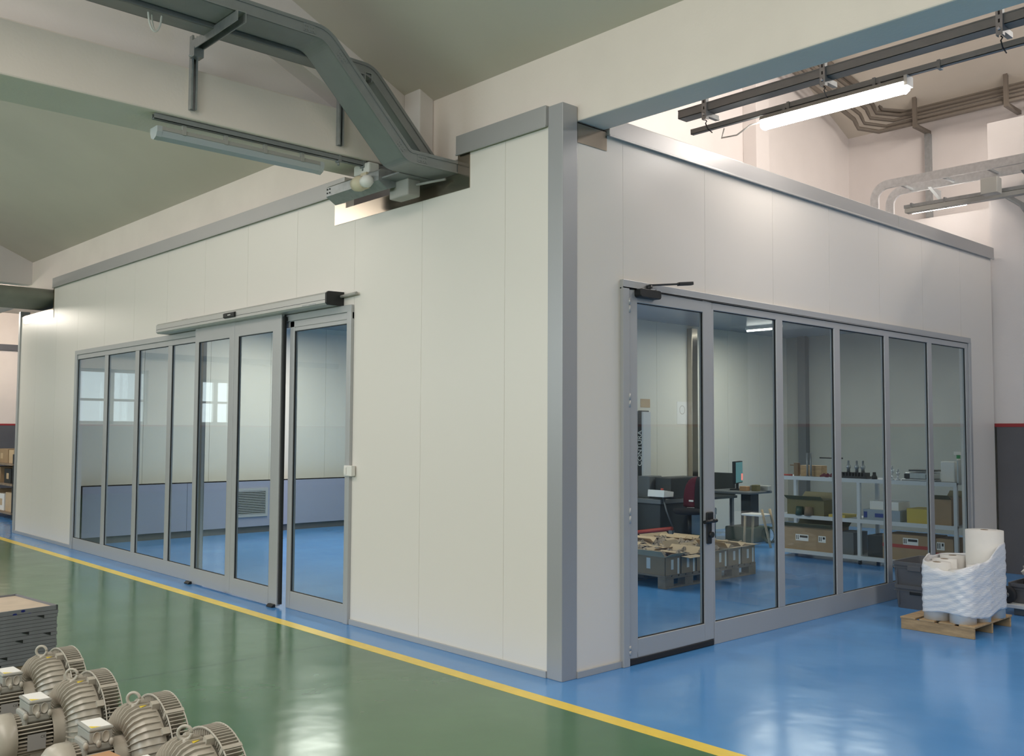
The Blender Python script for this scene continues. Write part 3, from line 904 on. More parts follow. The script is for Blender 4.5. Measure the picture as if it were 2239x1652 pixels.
for x in (0.3, 1.02, 1.5):
    bx(x-0.012, x+0.012, 2.278, 2.332, 4.185, 4.25).build('clip', 'galv_dark', RL)
LM = empty('batten_lamp', (0.66, 2.30, 4.12), 'brightly lit fluorescent batten hanging above the short cream wall', 'lamp')
pr = [(-0.058, 0.03), (-0.055, 0.0), (-0.035, -0.035), (0, -0.045), (0.035, -0.035), (0.055, 0.0), (0.058, 0.03)]
MB().prism(pr, -0.585, 0.585, 'x', True).build('cover', 'lamp_on', LM)
MB().lathe([(0.585, 0.05), (0.61, 0.035), (0.62, 0.0)], 16, 'x').build('end_glow', 'lamp_on', LM)
MB().lathe([(-0.585, 0.05), (-0.61, 0.035), (-0.62, 0.0)], 16, 'x').build('end_glow', 'lamp_on', LM)
MB().prism([(-0.06, 0.028), (0.06, 0.028), (0.05, 0.06), (-0.05, 0.06)], -0.60, 0.60, 'x').build('housing', 'grey_pl', LM)
for s in (-0.4, 0.4):
    bx(s-0.012, s+0.012, -0.02, 0.02, 0.058, 0.09).build('clip', 'galv_dark', LM)
MB().box(0.60, 0.625, -0.05, 0.05, 0.0, 0.075).build('end_cap', 'white_pl', LM)
MB().tube([(-0.60, 0, 0.03), (-0.72, 0.0, 0.03), (-0.85, -0.01, -0.03), (-1.0, -0.01, -0.02), (-0.98, 0.0, 0.06)], 0.007).build('cable', 'white_pl', LM)

# pipes along the back wall
PY = 10.72
zz = [6.86, 6.80, 6.72, 6.64, 6.56]
for i, (z, r, lab) in enumerate(zip(zz, (0.05, 0.035, 0.028, 0.028, 0.035),
        ('thickest brown-grey pipe high on the back wall', 'brown-grey pipe second from the top on the back wall', 'thin brown-grey pipe in the middle of the back wall bundle',
         'thin brown-grey pipe second from the bottom of the bundle', 'lowest brown-grey pipe of the bundle on the back wall'))):
    y = PY-0.05*i
    path = [(9, y, z)]+[(-2.55+0.0*k-0.10*i, y, z) for k in range(1)]
    path += [(-2.9-0.08*i, y-0.10-0.12*k*0.6, z+0.02+0.06*k) for k in range(1, 4)]+[(-3.25-0.05*i, y-2.2, z+0.75), (-3.3-0.05*i, y-6.5, z+0.85)]
    o = MB().tube(path, r, 8).build('conduit_pipe', 'conduit')
    tag(o, lab, 'pipe', 'pipes high on the back wall')
for x, lab in ((-2.33, 'pipe clamp rail on the back wall above the tall strut'), (-0.95, 'pipe clamp rail on the back wall near the picture edge')):
    o = MB().box(x-0.03, x+0.03, 10.45, 11.0, 6.47, 6.53).box(x-0.03, x+0.03, 10.45, 10.5, 6.53, 6.98).build('pipe_clamp', 'conduit')
    tag(o, lab, 'bracket', 'pipe clamps on the back wall')
o = MB().box(-2.37, -2.29, 10.90, 11.0, 4.9, 6.47).build('wall_strut', 'galv')
tag(o, 'tall vertical galvanised strut on the back wall', 'strut')

# ladder of two bright rails bending down behind the coping


def rail_path(y, xs, zt):
    pts = bend([(12, zt), (xs, zt), (xs, 3.45)], 0.17, 8)
    m = MB()
    n = len(pts)
    vs = []
    for i in range(n):
        a = Vector(pts[max(i-1, 0)]); b = Vector(pts[min(i+1, n-1)])
        d = (b-a).normalized(); q = Vector((d.y, -d.x))
        p = Vector(pts[i])
        for (o1, dy) in ((-0.05, 0), (0.05, 0), (0.05, 0.035), (0.042, 0.035), (0.042, 0.006), (-0.042, 0.006), (-0.042, 0.035), (-0.05, 0.035)):
            w = p+q*o1
            vs.append((w.x, y+dy, w.y))
    fs = [(i*8+k, i*8+(k+1) % 8, (i+1)*8+(k+1) % 8, (i+1)*8+k) for i in range(n-1) for k in range(8)]
    return m.add(vs, fs)


LD = empty('cable_ladder', (0, 0, 0), 'bright galvanised cable ladder bending down behind the right coping', 'cable ladder')
for y in (6.60, 7.00):
    rail_path(y, -1.12, 4.60).build('side_rail', 'galv_bright', LD)
for x in (-0.85, -0.35, 0.15, 0.65):
    bx(x, x+0.03, 6.62, 7.02, 4.575, 4.60).build('rung', 'galv_dark', LD)
for x in (-0.60, 0.45):
    MB().prism([(6.95, 4.56), (7.24, 4.56), (7.24, 4.46)], x-0.02, x+0.02, 'x').build('support_arm', 'galv_dark', LD)
o = bx(0.13, 0.31, 6.58, 6.72, 4.27, 4.45).build('junction_box', 'grey_pl', None, 0.008)
tag(o, 'pale grey junction box below the cable ladder', 'junction box')
SL = empty('wall_batten', (-0.2, 6.9, 4.30), 'batten lamp on a rail below the cable ladder lighting the white wall', 'lamp')
MB().box(-0.68, 2.4, -0.03, 0.03, 0.03, 0.07).build('rail', 'galv', SL)
MB().box(-0.66, 1.6, -0.05, 0.05, -0.03, 0.02).build('housing', 'grey_pl', SL)
MB().cyl((-0.62, 0.07, -0.01), (0.02, 0.07, -0.01), 0.02).build('tube', 'lamp_on', SL)
for x in (-0.6, -0.2, 0.35, 0.9):
    bx(x, x+0.02, -0.035, 0.035, 0.02, 0.085).build('clip', 'galv_dark', SL)
struct('wall_bright', MB().box(-1.6, -0.06, 7.55, 7.7, 3.42, 4.32), 'plaster_w', 0, 'white upstand behind the batten lamp')
o = MB().tube([(0.0, 7.2, 4.4), (0.15, 7.2, 4.38), (0.35, 7.2, 4.22), (0.5, 7.2, 3.95)], 0.03).build('flexible_conduit', 'galv_dark')
tag(o, 'dark flexible conduit curving down the outer wall', 'conduit')

# ================================================================== BLOWERS
PZ = 0.129


def pallet(name, cx, cy, sx, sy, m, label, cat='pallet', along='y', blocks=True, top_z=0.135, rz=0.0, group=None):
    P_ = empty(name, (cx, cy, 0), label, cat, group, rz)
    n = 7 if max(sx, sy) > 0.9 else 5
    bt = 0.02
    if along == 'y':        # deck boards run along x
        w = sy/(n*1.18)
        for i in range(n):
            y = -sy/2+w/2+i*(sy-w)/(n-1)
            bx(-sx/2, sx/2, y-w/2, y+w/2, top_z-bt, top_z).build('deck_board', m, P_, 0.003)
    else:
        w = sx/(n*1.18)
        for i in range(n):
            x = -sx/2+w/2+i*(sx-w)/(n-1)
            bx(x-w/2, x+w/2, -sy/2, sy/2, top_z-bt, top_z).build('deck_board', m, P_, 0.003)
    zb = top_z-bt
    if blocks:
        for i in range(3):
            u = -1+i
            x = u*(sx/2-0.05)
            bx(x-0.05, x+0.05, -sy/2, sy/2, zb-0.02, zb).build('stringer_board', m, P_, 0.003)
            bx(x-0.05, x+0.05, -sy/2, sy/2, 0.0, 0.02).build('bottom_board', m, P_, 0.003)
            for j in range(3):
                y = (-1+j)*(sy/2-0.07)
                bx(x-0.05, x+0.05, y-0.07, y+0.07, 0.02, zb-0.02).build('block', m, P_, 0.003)
    return P_


pallet('wooden_pallet', 0.95, -3.26, 1.3, 0.85, 'wood_dk', 'old wooden pallet under the two nearest blowers', top_z=PZ, group='pallets under the blowers')
pallet('wooden_pallet', -0.40, -3.26, 1.3, 0.85, 'wood_dk', 'old wooden pallet under the two farther blowers', top_z=PZ, group='pallets under the blowers')


def make_blower():
    """axis along +y; origin on the pallet under the impeller end, axis height 0.28"""
    B = empty('ring_blower', (0, 0, 0))
    A = 0.28
    c = (0, 0, A)
    # impeller casing: toroidal side channel
    prof = [(-0.045, 0.0), (-0.045, 0.078), (-0.075, 0.088), (-0.098, 0.104), (-0.108, 0.124), (-0.103, 0.146), (-0.088, 0.164), (-0.066, 0.176), (-0.05, 0.179), (0.0, 0.180), (0.004, 0.172), (0.004, 0.0)]
    CA = MB().lathe(prof, 48, 'y', c).build('casing', 'blower', B)
    fins = MB()
    fp = [(-0.070, 0.085), (-0.096, 0.101), (-0.107, 0.124), (-0.102, 0.146), (-0.086, 0.166), (-0.062, 0.178), (-0.008, 0.181)]
    fo = [(-0.076, 0.080), (-0.106, 0.098), (-0.119, 0.124), (-0.113, 0.153), (-0.094, 0.176), (-0.064, 0.188), (-0.008, 0.1855)]
    nf = 44
    for i in range(nf):
        a = 2*PI*i/nf
        da = 0.0065
        vs = []
        for pr_ in (fp, fo):
            for s in (-1, 1):
                for t, r in pr_:
                    vs.append((r*math.cos(a+s*da*1.2), t, A+r*math.sin(a+s*da*1.2)))
        n = len(fp)
        fs = []
        for k in range(n-1):
            fs += [(2*n+k, 2*n+k+1, 3*n+k+1, 3*n+k), (k, k+1, 2*n+k+1, 2*n+k), (n+k, 3*n+k, 3*n+k+1, n+k+1)]
        fins.add(vs, fs)
    fins.build('cooling_fins', 'blower', CA, fix=False)
    # finned guard ring round the cover
    g = MB()
    nb = 88
    for i in range(nb):
        a = 2*PI*(i+0.5)/nb
        if abs(((a-PI*0.30+PI) % (2*PI))-PI) < 0.035: continue
        d = 0.0016
        ca, sa = math.cos(a), math.sin(a)
        mm = Matrix(((ca, 0, -sa, 0), (0, 1, 0, 0), (sa, 0, ca, A), (0, 0, 0, 1)))
        g.box(0.176, 0.205, 0.022, 0.150, -d, d, mm)
    g.build('guard_fins', 'blower', B, fix=False)
    MB().lathe([(0.004, 0.168), (0.03, 0.176), (0.145, 0.172), (0.15, 0.0), (0.004, 0.0)], 48, 'y', c).build('cover_core', 'blower_dark', B)
    for t in (0.020, 0.148):
        MB().lathe([(t, 0.198), (t, 0.2065), (t+0.006, 0.2065), (t+0.006, 0.198), (t, 0.198)], 48, 'y', c).build('guard_rim', 'blower', B)
    MB().lathe([(0.06, 0.174), (0.06, 0.184), (0.068, 0.184), (0.068, 0.174)], 48, 'y', c).build('guard_rim', 'blower', B)
    a = PI*0.30
    mm = Matrix(((math.cos(a), 0, -math.sin(a), 0), (0, 1, 0, 0), (math.sin(a), 0, math.cos(a), A), (0, 0, 0, 1)))
    MB().box(0.172, 0.208, 0.016, 0.156, -0.007, 0.007, mm).build('guard_joint', 'blower', B)
    for a in (0.62, 1.30, 2.1, 2.9, 5.6):
        mm = Matrix(((math.cos(a), 0, -math.sin(a), 0), (0, 1, 0, 0), (math.sin(a), 0, math.cos(a), A), (0, 0, 0, 1)))
        MB().box(0.172, 0.198, -0.016, 0.016, -0.012, 0.012, mm).build('casing_lug', 'blower', B)
    # lifting eye
    ey = MB()
    R_, r_ = 0.022, 0.0058
    ring = [(0, -0.085+R_*math.cos(2*PI*i/20), A+0.216+R_*math.sin(2*PI*i/20)) for i in range(21)]
    mm = Matrix.Rotation(0.7, 4, 'Z')
    ring = [Vector((0.0+math.cos(0.9)*(p[1]+0.085), -0.085+math.sin(0.9)*(p[1]+0.085), p[2])) for p in ring]
    ey.tube(ring, r_, 8).cyl((0, -0.085, A+0.172), (0, -0.085, A+0.198), 0.009, n=10)
    ey.build('lifting_eye', 'blower', B)
    # warning sticker on top
    a0, a1 = PI/2-0.22, PI/2-0.10
    pts = [(0.1815*math.cos(a), y, A+0.1815*math.sin(a)) for (a, y) in ((a0, -0.050), (a1, -0.050), ((a0+a1)/2, -0.022))]
    MB().add(pts, [(0, 1, 2)]).build('warning_sticker', 'label_yel', B)
    # bearing cone between casing and motor
    MB().lathe([(-0.12, 0.096), (-0.125, 0.094), (-0.125, 0.086), (-0.15, 0.080), (-0.20, 0.078), (-0.215, 0.083), (-0.225, 0.083)], 32, 'y', c).build('bearing_cone', 'blower', B)
    # motor
    MO = MB().lathe([(-0.225, 0.0), (-0.225, 0.072), (-0.40, 0.072), (-0.40, 0.0)], 28, 'y', c).build('motor', 'blower_dark', B)
    f = MB()
    for i in range(36):
        a = 2*PI*i/36
        ca, sa = math.cos(a), math.sin(a)
        mm = Matrix(((ca, 0, -sa, 0), (0, 1, 0, 0), (sa, 0, ca, A), (0, 0, 0, 1)))
        f.box(0.066, 0.086, -0.395, -0.228, -0.0022, 0.0022, mm)
    f.build('motor_fins', 'blower', MO, fix=False)
    NP = bx(0.086, 0.0885, -0.345, -0.262, A-0.038, A+0.022).build('nameplate', 'label_grey', MO)
    # foot and neck of terminal box
    MB().box(-0.058, 0.062, -0.385, -0.235, A+0.060, A+0.090).box(-0.03, 0.066, -0.40, -0.37, A+0.05, A+0.105).build('box_base', 'blower_box', B, 0.008)
    for y in (-0.385, -0.315, -0.245):
        MB().lathe([(0.0, 0.0), (0.0, 0.013), (0.014, 0.013), (0.014, 0.0)], 14, 'x', (0.058, y, A+0.088)).build('box_lug', 'blower', B)
    TB = bx(-0.062, 0.062, -0.365, -0.235, A+0.088, A+0.130).build('terminal_box', 'blower_box', B, 0.005)
    bx(-0.066, 0.066, -0.369, -0.231, A+0.130, A+0.142).build('box_lid', 'blower_box', TB, 0.005)
    for y in (-0.325, -0.275):
        MB().lathe([(0.0, 0.021), (0.003, 0.021), (0.003, 0.0185), (0.001, 0.0175), (0.001, 0.0)], 20, 'x', (0.062, y, A+0.109)).build('cable_knockout', 'blower', TB)
    p = bx(-0.055, 0.058, -0.352, -0.242, A+0.1422, A+0.1437).build('paper_slip', 'paper', TB)
    MB().prism([(0.030, -0.352), (0.058, -0.352), (0.058, -0.300)], A+0.1438, A+0.1442, 'z').build('slip_mark', 'label_yel', TB)
    # fan cowl
    FC = MB().lathe([(-0.385, 0.088), (-0.388, 0.0945), (-0.44, 0.0945), (-0.472, 0.086), (-0.495, 0.066), (-0.504, 0.040), (-0.504, 0.0)], 32, 'y', c).build('fan_cowl', 'blower', B)
    gr = MB()
    for r in (0.014, 0.026, 0.038):
        gr.lathe([(-0.5045, r), (-0.5065, r), (-0.5065, r+0.006), (-0.5045, r+0.006)], 24, 'y', c)
    gr.build('cowl_grille', 'blower_dark', FC)
    # feet
    MB().box(-0.11, 0.11, -0.075, 0.0, 0.0, 0.018).box(-0.07, -0.045, -0.07, -0.005, 0.018, 0.15).box(0.045, 0.07, -0.07, -0.005, 0.018, 0.15).build('foot', 'blower', B, 0.003)
    MB().box(-0.075, 0.075, -0.33, -0.24, 0.0, 0.012).box(-0.06, -0.045, -0.32, -0.25, 0.012, A-0.05).box(0.045, 0.06, -0.32, -0.25, 0.012, A-0.05).build('foot', 'blower', B, 0.003)
    # true axial proportions
    def fy(y):
        if y >= 0: return y*0.5
        if y >= -0.154: return y*0.53
        if y >= -0.225: return -0.0816+(y+0.154)*0.95
        return -0.149+(y+0.225)*0.80
    seen = set()

    def walk(o):
        if o.type == 'MESH' and o.data.name not in seen and not any(w in o.name for w in ('eye', 'casing', 'cooling', 'warning')):
            seen.add(o.data.name)
            for v in o.data.vertices: v.co.y = fy(v.co.y)
            if any(w in o.name for w in ('box', 'knockout', 'slip')):
                for v in o.data.vertices: v.co.y = -0.155+(v.co.y+0.157)*0.78
        for k_ in [q for q in bpy.data.objects if q.parent == o]: walk(k_)
    walk(B)
    text_obj('nameplate_print', 'CE', 0.014, 'blower_dark', NP, axes((0, 1, 0), (0, 0, 1), (1, 0, 0), (0.0886, -0.190, A+0.008)), 0.0003)
    for q in [q for q in bpy.data.objects if q.parent == B and 'eye' in q.name]:
        for v in q.data.vertices: v.co.y += 0.024; v.co.z -= 0.012
    return B


blow = make_blower()
labs = ['grey ring blower farthest from the viewer, beside the stack of grey boards', 'grey ring blower with a white slip, second from the board stack',
        'grey ring blower behind the brown cardboard, third from the board stack', 'grey ring blower nearest the viewer, right of the brown cardboard']
for i, (x, y, rz) in enumerate(((-0.255, -2.996, 0.02), (0.262, -3.036, 0.0), (0.770, -2.985, -0.01), (1.275, -3.015, 0.02))):
    o = blow if i == 0 else copy_tree(blow)
    o.location = (x, y, PZ); o.rotation_euler = (0, 0, rz)
    tag(o, labs[i], 'blower', 'ring blowers on the pallets')

CB = empty('cardboard_box', (1.02, -3.31, PZ), 'orange-brown cardboard box standing between the two nearest blowers', 'cardboard box', None, 0.12)
bx(-0.13, 0.125, -0.19, 0.16, 0, 0.35).build('carton', 'card_or', CB, 0.004)
MB().box(-0.13, 0.125, -0.02, -0.005, 0.3502, 0.352).build('flap_seam', 'card', CB)

# stack of grey boards
pallet('wooden_pallet', -2.565, -2.945, 0.62, 1.13, 'wood_dk', 'low wooden pallet under the stack of grey boards', top_z=0.10, rz=0.12)
nb = 15
x0, x1, y0, y1 = -0.64, 0.0, -1.15, 0.0
for i in range(nb):
    dz = 0.0232
    z = 0.10+i*dz
    j = random.uniform(-0.004, 0.004)
    lab = 'grey-edged flat tray, topmost of the stack, with a dusty inside and blue marks' if i == nb-1 else 'grey-edged flat tray lying in the stack beside the farthest blower'
    T = empty('flat_tray', (-2.315, -2.335, z), lab, 'tray', 'grey flat trays in the stack', 0.12)
    p = MB()
    if i == nb-1:
        p.box(x0, x1, y0, y0+0.012, 0, 0.028).box(x0, x1, y1-0.012, y1, 0, 0.028).box(x0, x0+0.012, y0, y1, 0, 0.028).box(x1-0.012, x1, y0, y1, 0, 0.028)
        p.build('rim', 'tray', T)
        bx(x0+0.012, x1-0.012, y0+0.012, y1-0.012, 0.0, 0.016).build('board', 'traytop', T)
        for yy, zz_ in ((-0.22, 0.018), (-0.18, -0.006), (-0.27, 0.002)):
            q = MB()
            for k in range(6):
                a = k*PI/6
                q.box(-0.013, 0.013, -0.002, 0.002, 0, 0.0008, axes((0, math.cos(a), math.sin(a)*0.6), (0, -math.sin(a), math.cos(a)), (1, 0, 0), (x1+0.0002, yy, zz_)))
            q.build('marker_blot', 'bluetape', T)
    else:
        p.box(x0+abs(j), x1+j*0.5, y0, y1+j, 0, dz-0.0022)
        p.build('board', 'tray', T)
        bx(x0+0.006, x1-0.005, y0+0.005, y1-0.006, dz-0.0022, dz).build('gap_shade', 'black', T)  # black sheet stands in for the shade between stacked boards
        k = (i*7) % 5
        for q in range(2 if i % 3 == 0 else 1):
            yy = y1-0.08-((i*0.137+q*0.31) % 0.95)
            if i % 4 != 1:
                MB().prism([(yy, dz-0.002), (yy+0.046, dz-0.002), (yy+0.046, dz-0.0205)], x1-0.001, x1+0.0026, 'x').build('notch', 'black', T)

# ================================================================== OUTSIDE RIGHT: PALLET OF ROLLS, CRATES, TROLLEY
P2 = empty('small_pallet', (0.97, 3.68, 0), 'small light wooden pallet under the wrapped white rolls', 'pallet')
for i, y in enumerate((-0.375, -0.02, 0.36)):
    bx(-0.29, 0.29, y-0.014, y+0.014, 0.0, 0.082).build('stringer', 'wood', P2, 0.003)
for i in range(4):
    x = -0.235+i*0.157
    bx(x-0.062, x+0.062, -0.39, 0.375, 0.082, 0.098).build('deck_board', 'wood', P2, 0.003)
rolls = [(0.925, 3.425, 0.105, 0.455, 'white roll at the crate side of the small pallet'), (1.135, 3.40, 0.10, 0.41, 'white roll at the near corner of the small pallet'),
         (1.185, 3.595, 0.085, 0.44, 'slim white roll behind the near corner roll'), (0.88, 3.84, 0.10, 0.47, 'white roll at the back of the small pallet beside the tall roll'),
         (0.90, 3.63, 0.095, 0.46, 'white roll in the middle of the crate side of the small pallet')]
for x, y, r, h, lab in rolls:
    Rr = empty('foam_roll', (x, y, 0.098), lab, 'roll', 'white rolls on the small pallet')
    MB().lathe([(0, 0.03), (0, r), (h, r), (h, 0.032)], 28, 'z').build('sheet', 'foam', Rr)
    MB().lathe([(0.0, 0.03), (h+0.001, 0.03), (h+0.001, 0.024), (0.0, 0.024), (0, 0.03)], 16, 'z').build('core', 'core', Rr)
Rr = empty('foam_roll', (1.135, 3.86, 0.098), 'tallest and thickest white roll standing out of the wrapping', 'roll', 'white rolls on the small pallet')
MB().lathe([(0, 0.03), (0, 0.145), (0.70, 0.145), (0.702, 0.03)], 32, 'z').build('sheet', 'foam', Rr)
MB().lathe([(0.0, 0.03), (0.704, 0.03), (0.704, 0.024), (0.0, 0.024), (0, 0.03)], 16, 'z').build('core', 'core', Rr)
# film skirt: hull round the rolls
circ = [(x, y, r+0.006) for x, y, r, h, l in rolls]+[(1.135, 3.86, 0.151)]
pts = []
for x, y, r in circ:
    for i in range(40):
        a = 2*PI*i/40
        pts.append((x+r*math.cos(a), y+r*math.sin(a)))
pts = sorted(set(pts))


def half(ps):
    h = []
    for p in ps:
        while len(h) >= 2 and (h[-1][0]-h[-2][0])*(p[1]-h[-2][1])-(h[-1][1]-h[-2][1])*(p[0]-h[-2][0]) <= 0: h.pop()
        h.append(p)
    return h


hull = half(pts)[:-1]+half(pts[::-1])[:-1]
# resample
per = [0]
for a, b in zip(hull, hull[1:]+hull[:1]): per.append(per[-1]+math.dist(a, b))
NS, NR = 160, 26
ring = []
for i in range(NS):
    t = per[-1]*i/NS
    k = max(j for j in range(len(per)-1) if per[j] <= t)
    a, b = hull[k], hull[(k+1) % len(hull)]
    f = (t-per[k])/max(1e-9, per[k+1]-per[k])
    ring.append(Vector((a[0]+(b[0]-a[0])*f, a[1]+(b[1]-a[1])*f)))
cen = sum(ring, Vector((0, 0)))/NS
vs = []
for j in range(NR+1):
    v = j/NR
    for i, p in enumerate(ring):
        ang = math.atan2(p.y-cen.y, p.x-cen.x)
        q = (p-cen).normalized()
        # upper edge rises toward the tall roll, sags at the front
        zt = 0.575+0.13*max(0, math.cos(ang-0.75))**3+0.03*math.exp(-((ang+2.6)/0.3)**2)-0.075*math.exp(-((ang+1.55)/0.45)**2)
        zb = 0.155+0.02*math.sin(3*ang)
        z = zb+(zt-zb)*v
        w = 0.0035*math.sin(58*z+7*ang+2.5*math.sin(5*ang))*math.sin(PI*v)
        w += 0.003*math.sin(120*z-16*ang+3*math.sin(3*ang))
        tuck = -0.02*max(0, v-0.9)/0.1*(1 if math.cos(ang+1.75) > 0.6 else 0.3)
        p3 = p+q*(w+tuck)
        vs.append((p3.x, p3.y, z))
fs = [(j*NS+i, j*NS+(i+1) % NS, (j+1)*NS+(i+1) % NS, (j+1)*NS+i) for j in range(NR) for i in range(NS)]
o = MB().add(vs, fs, True).build('stretch_film', 'film')
md = o.modifiers.new('skin', 'SOLIDIFY'); md.thickness = 0.003; md.offset = 1
tag(o, 'white stretch film wound round the rolls on the small pallet', 'film')


def bin_mesh(sx, sy, h):
    t = 0.006
    m = MB()
    k = 0.93
    lo = rrect(-sx/2*k, sx/2*k, -sy/2*k, sy/2*k, 0.03, 4); hi = rrect(-sx/2, sx/2, -sy/2, sy/2, 0.035, 4)
    n = len(lo)
    rings = [([(x, y, 0) for x, y in lo]), ([(x, y, h-0.03) for x, y in hi]), ([(x*1.035, y*1.03, h-0.03) for x, y in hi]), ([(x*1.035, y*1.03, h) for x, y in hi]),
             ([(x*0.985, y*0.985, h) for x, y in hi]), ([(x*0.97, y*0.97, 0.012) for x, y in lo])]
    vs = [v for r in rings for v in r]
    fs = [(j*n+i, j*n+(i+1) % n, (j+1)*n+(i+1) % n, (j+1)*n+i) for j in range(5) for i in range(n)]
    fs += [tuple(range(n-1, -1, -1)), tuple(5*n+i for i in range(n))]
    return m.add(vs, fs)


def make_bin(loc, sx, sy, h, label, hole=True, group='grey plastic bins'):
    B = empty('storage_bin', loc, label, 'storage bin', group)
    bin_mesh(sx, sy, h).build('tub', 'bin', B)
    rb = MB()
    for i in (-0.40, 0.36):
        rb.box(sx*i-0.004, sx*i+0.004, -sy/2*0.985-0.004, -sy/2*0.94, 0.03, h-0.03)
        rb.box(sx/2*0.94, sx/2*0.985+0.004, sy*i-0.004, sy*i+0.004, 0.03, h-0.03)
    rb.box(-sx/2, sx/2, -sy/2-0.002, -sy/2+0.006, h-0.056, h-0.048)
    rb.build('ribs', 'bin', B)
    if hole:
        bx(-0.06, 0.045, -sy/2-0.0025, -sy/2+0.006, h-0.082, h-0.052).build('grip_hole', 'black', B, 0.004)
    else:
        yb = -sy/2
        MB().box(-0.06, 0.06, yb-0.014, yb+0.004, h-0.055, h-0.03).box(-0.06, 0.06, yb-0.016, yb-0.010, h-0.075, h-0.03).build('grip', 'bin', B, 0.003)
    return B


make_bin((0.405, 4.47, 0.0), 0.40, 0.58, 0.213, 'grey plastic bin on the floor by the glass, lower of the two', True)
make_bin((0.395, 4.47, 0.186), 0.41, 0.58, 0.235, 'grey plastic bin standing on another bin by the glass', False)

TR = empty('low_trolley', (1.53, 4.86, 0), 'low white trolley at the right edge behind the wrapped rolls', 'trolley')
bx(-0.52, 0.6, -0.28, 0.45, 0.062, 0.095).build('platform', 'rack', TR, 0.004)
for x, y in ((-0.40, -0.20), (-0.40, 0.36), (0.5, -0.20), (0.5, 0.36)):
    bx(x-0.05, x+0.05, y-0.04, y+0.04, 0.0, 0.062).build('leg', 'midgrey', TR, 0.004)
make_bin((1.29, 4.92, 0.095), 0.54, 0.5, 0.175, 'dark grey bin on the low white trolley', True, None)
CW = empty('castor_wheel', (1.03, 4.72, 0.095), 'black castor wheel lying on the low trolley', 'wheel')
MB().lathe([(-0.02, 0.0), (-0.022, 0.055), (-0.018, 0.075), (0.018, 0.075), (0.022, 0.055), (0.02, 0.0)], 24, 'y', (0.0, -0.1, 0.0755)).build('tyre', 'blackrub', CW)
MB().lathe([(-0.026, 0.0), (-0.026, 0.022), (0.026, 0.022), (0.026, 0.0)], 14, 'y', (0.0, -0.1, 0.0755)).build('hub', 'midgrey', CW)
# crumpled clear bag over the bin
bm = bmesh.new()
bmesh.ops.create_icosphere(bm, subdivisions=4, radius=1)
rnd = random.Random(3)
for v in bm.verts:
    d = 1+0.10*math.sin(9*v.co.x+5*v.co.z)+0.08*math.sin(13*v.co.y-7*v.co.z+2)+0.05*math.sin(23*v.co.z+11*v.co.x)
    v.co = Vector((v.co.x*0.30*d, v.co.y*0.20*d, max(-0.12, v.co.z*0.17*d)))
me = bpy.data.meshes.new('polythene_bag'); bm.to_mesh(me); bm.free()
me.materials.append(MT['clearbag'])
o = bpy.data.objects.new('polythene_bag', me); COL.objects.link(o); o.location = (1.36, 4.98, 0.39)
tag(o, 'crumpled clear polythene bag heaped on the dark bin of the trolley', 'plastic bag')
for x, y, z, s, lab, mm in ((1.30, 4.77, 0.271, 0.10, 'small cardboard carton on the trolley bin', 'card_lt'), (1.50, 4.79, 0.271, 0.12, 'cardboard carton at the far side of the trolley bin', 'card')):
    C_ = empty('small_carton', (x, y, z), lab, 'cardboard box', 'cartons on the trolley bin', 0.2)
    bx(-s/2, s/2, -s/2, s/2, 0, s*0.9).build('carton', mm, C_)
    bx(-s/2-0.001, s/2+0.001, -s/2-0.001, s/2+0.001, s*0.3, s*0.5).build('tape', 'midgrey', C_)
o = MB().tube([(1.05+0.10*math.cos(t)*(1+0.1*math.sin(5*t)), 5.0+0.09*math.sin(t), 0.43+0.05*math.sin(2*t)) for t in [2*PI*i/24 for i in range(25)]], 0.03).build('rubber_hose', 'blackrub')
tag(o, 'black rubber hose coil behind the polythene bag', 'hose')
o.location = (0.06, 0.10, -0.255)

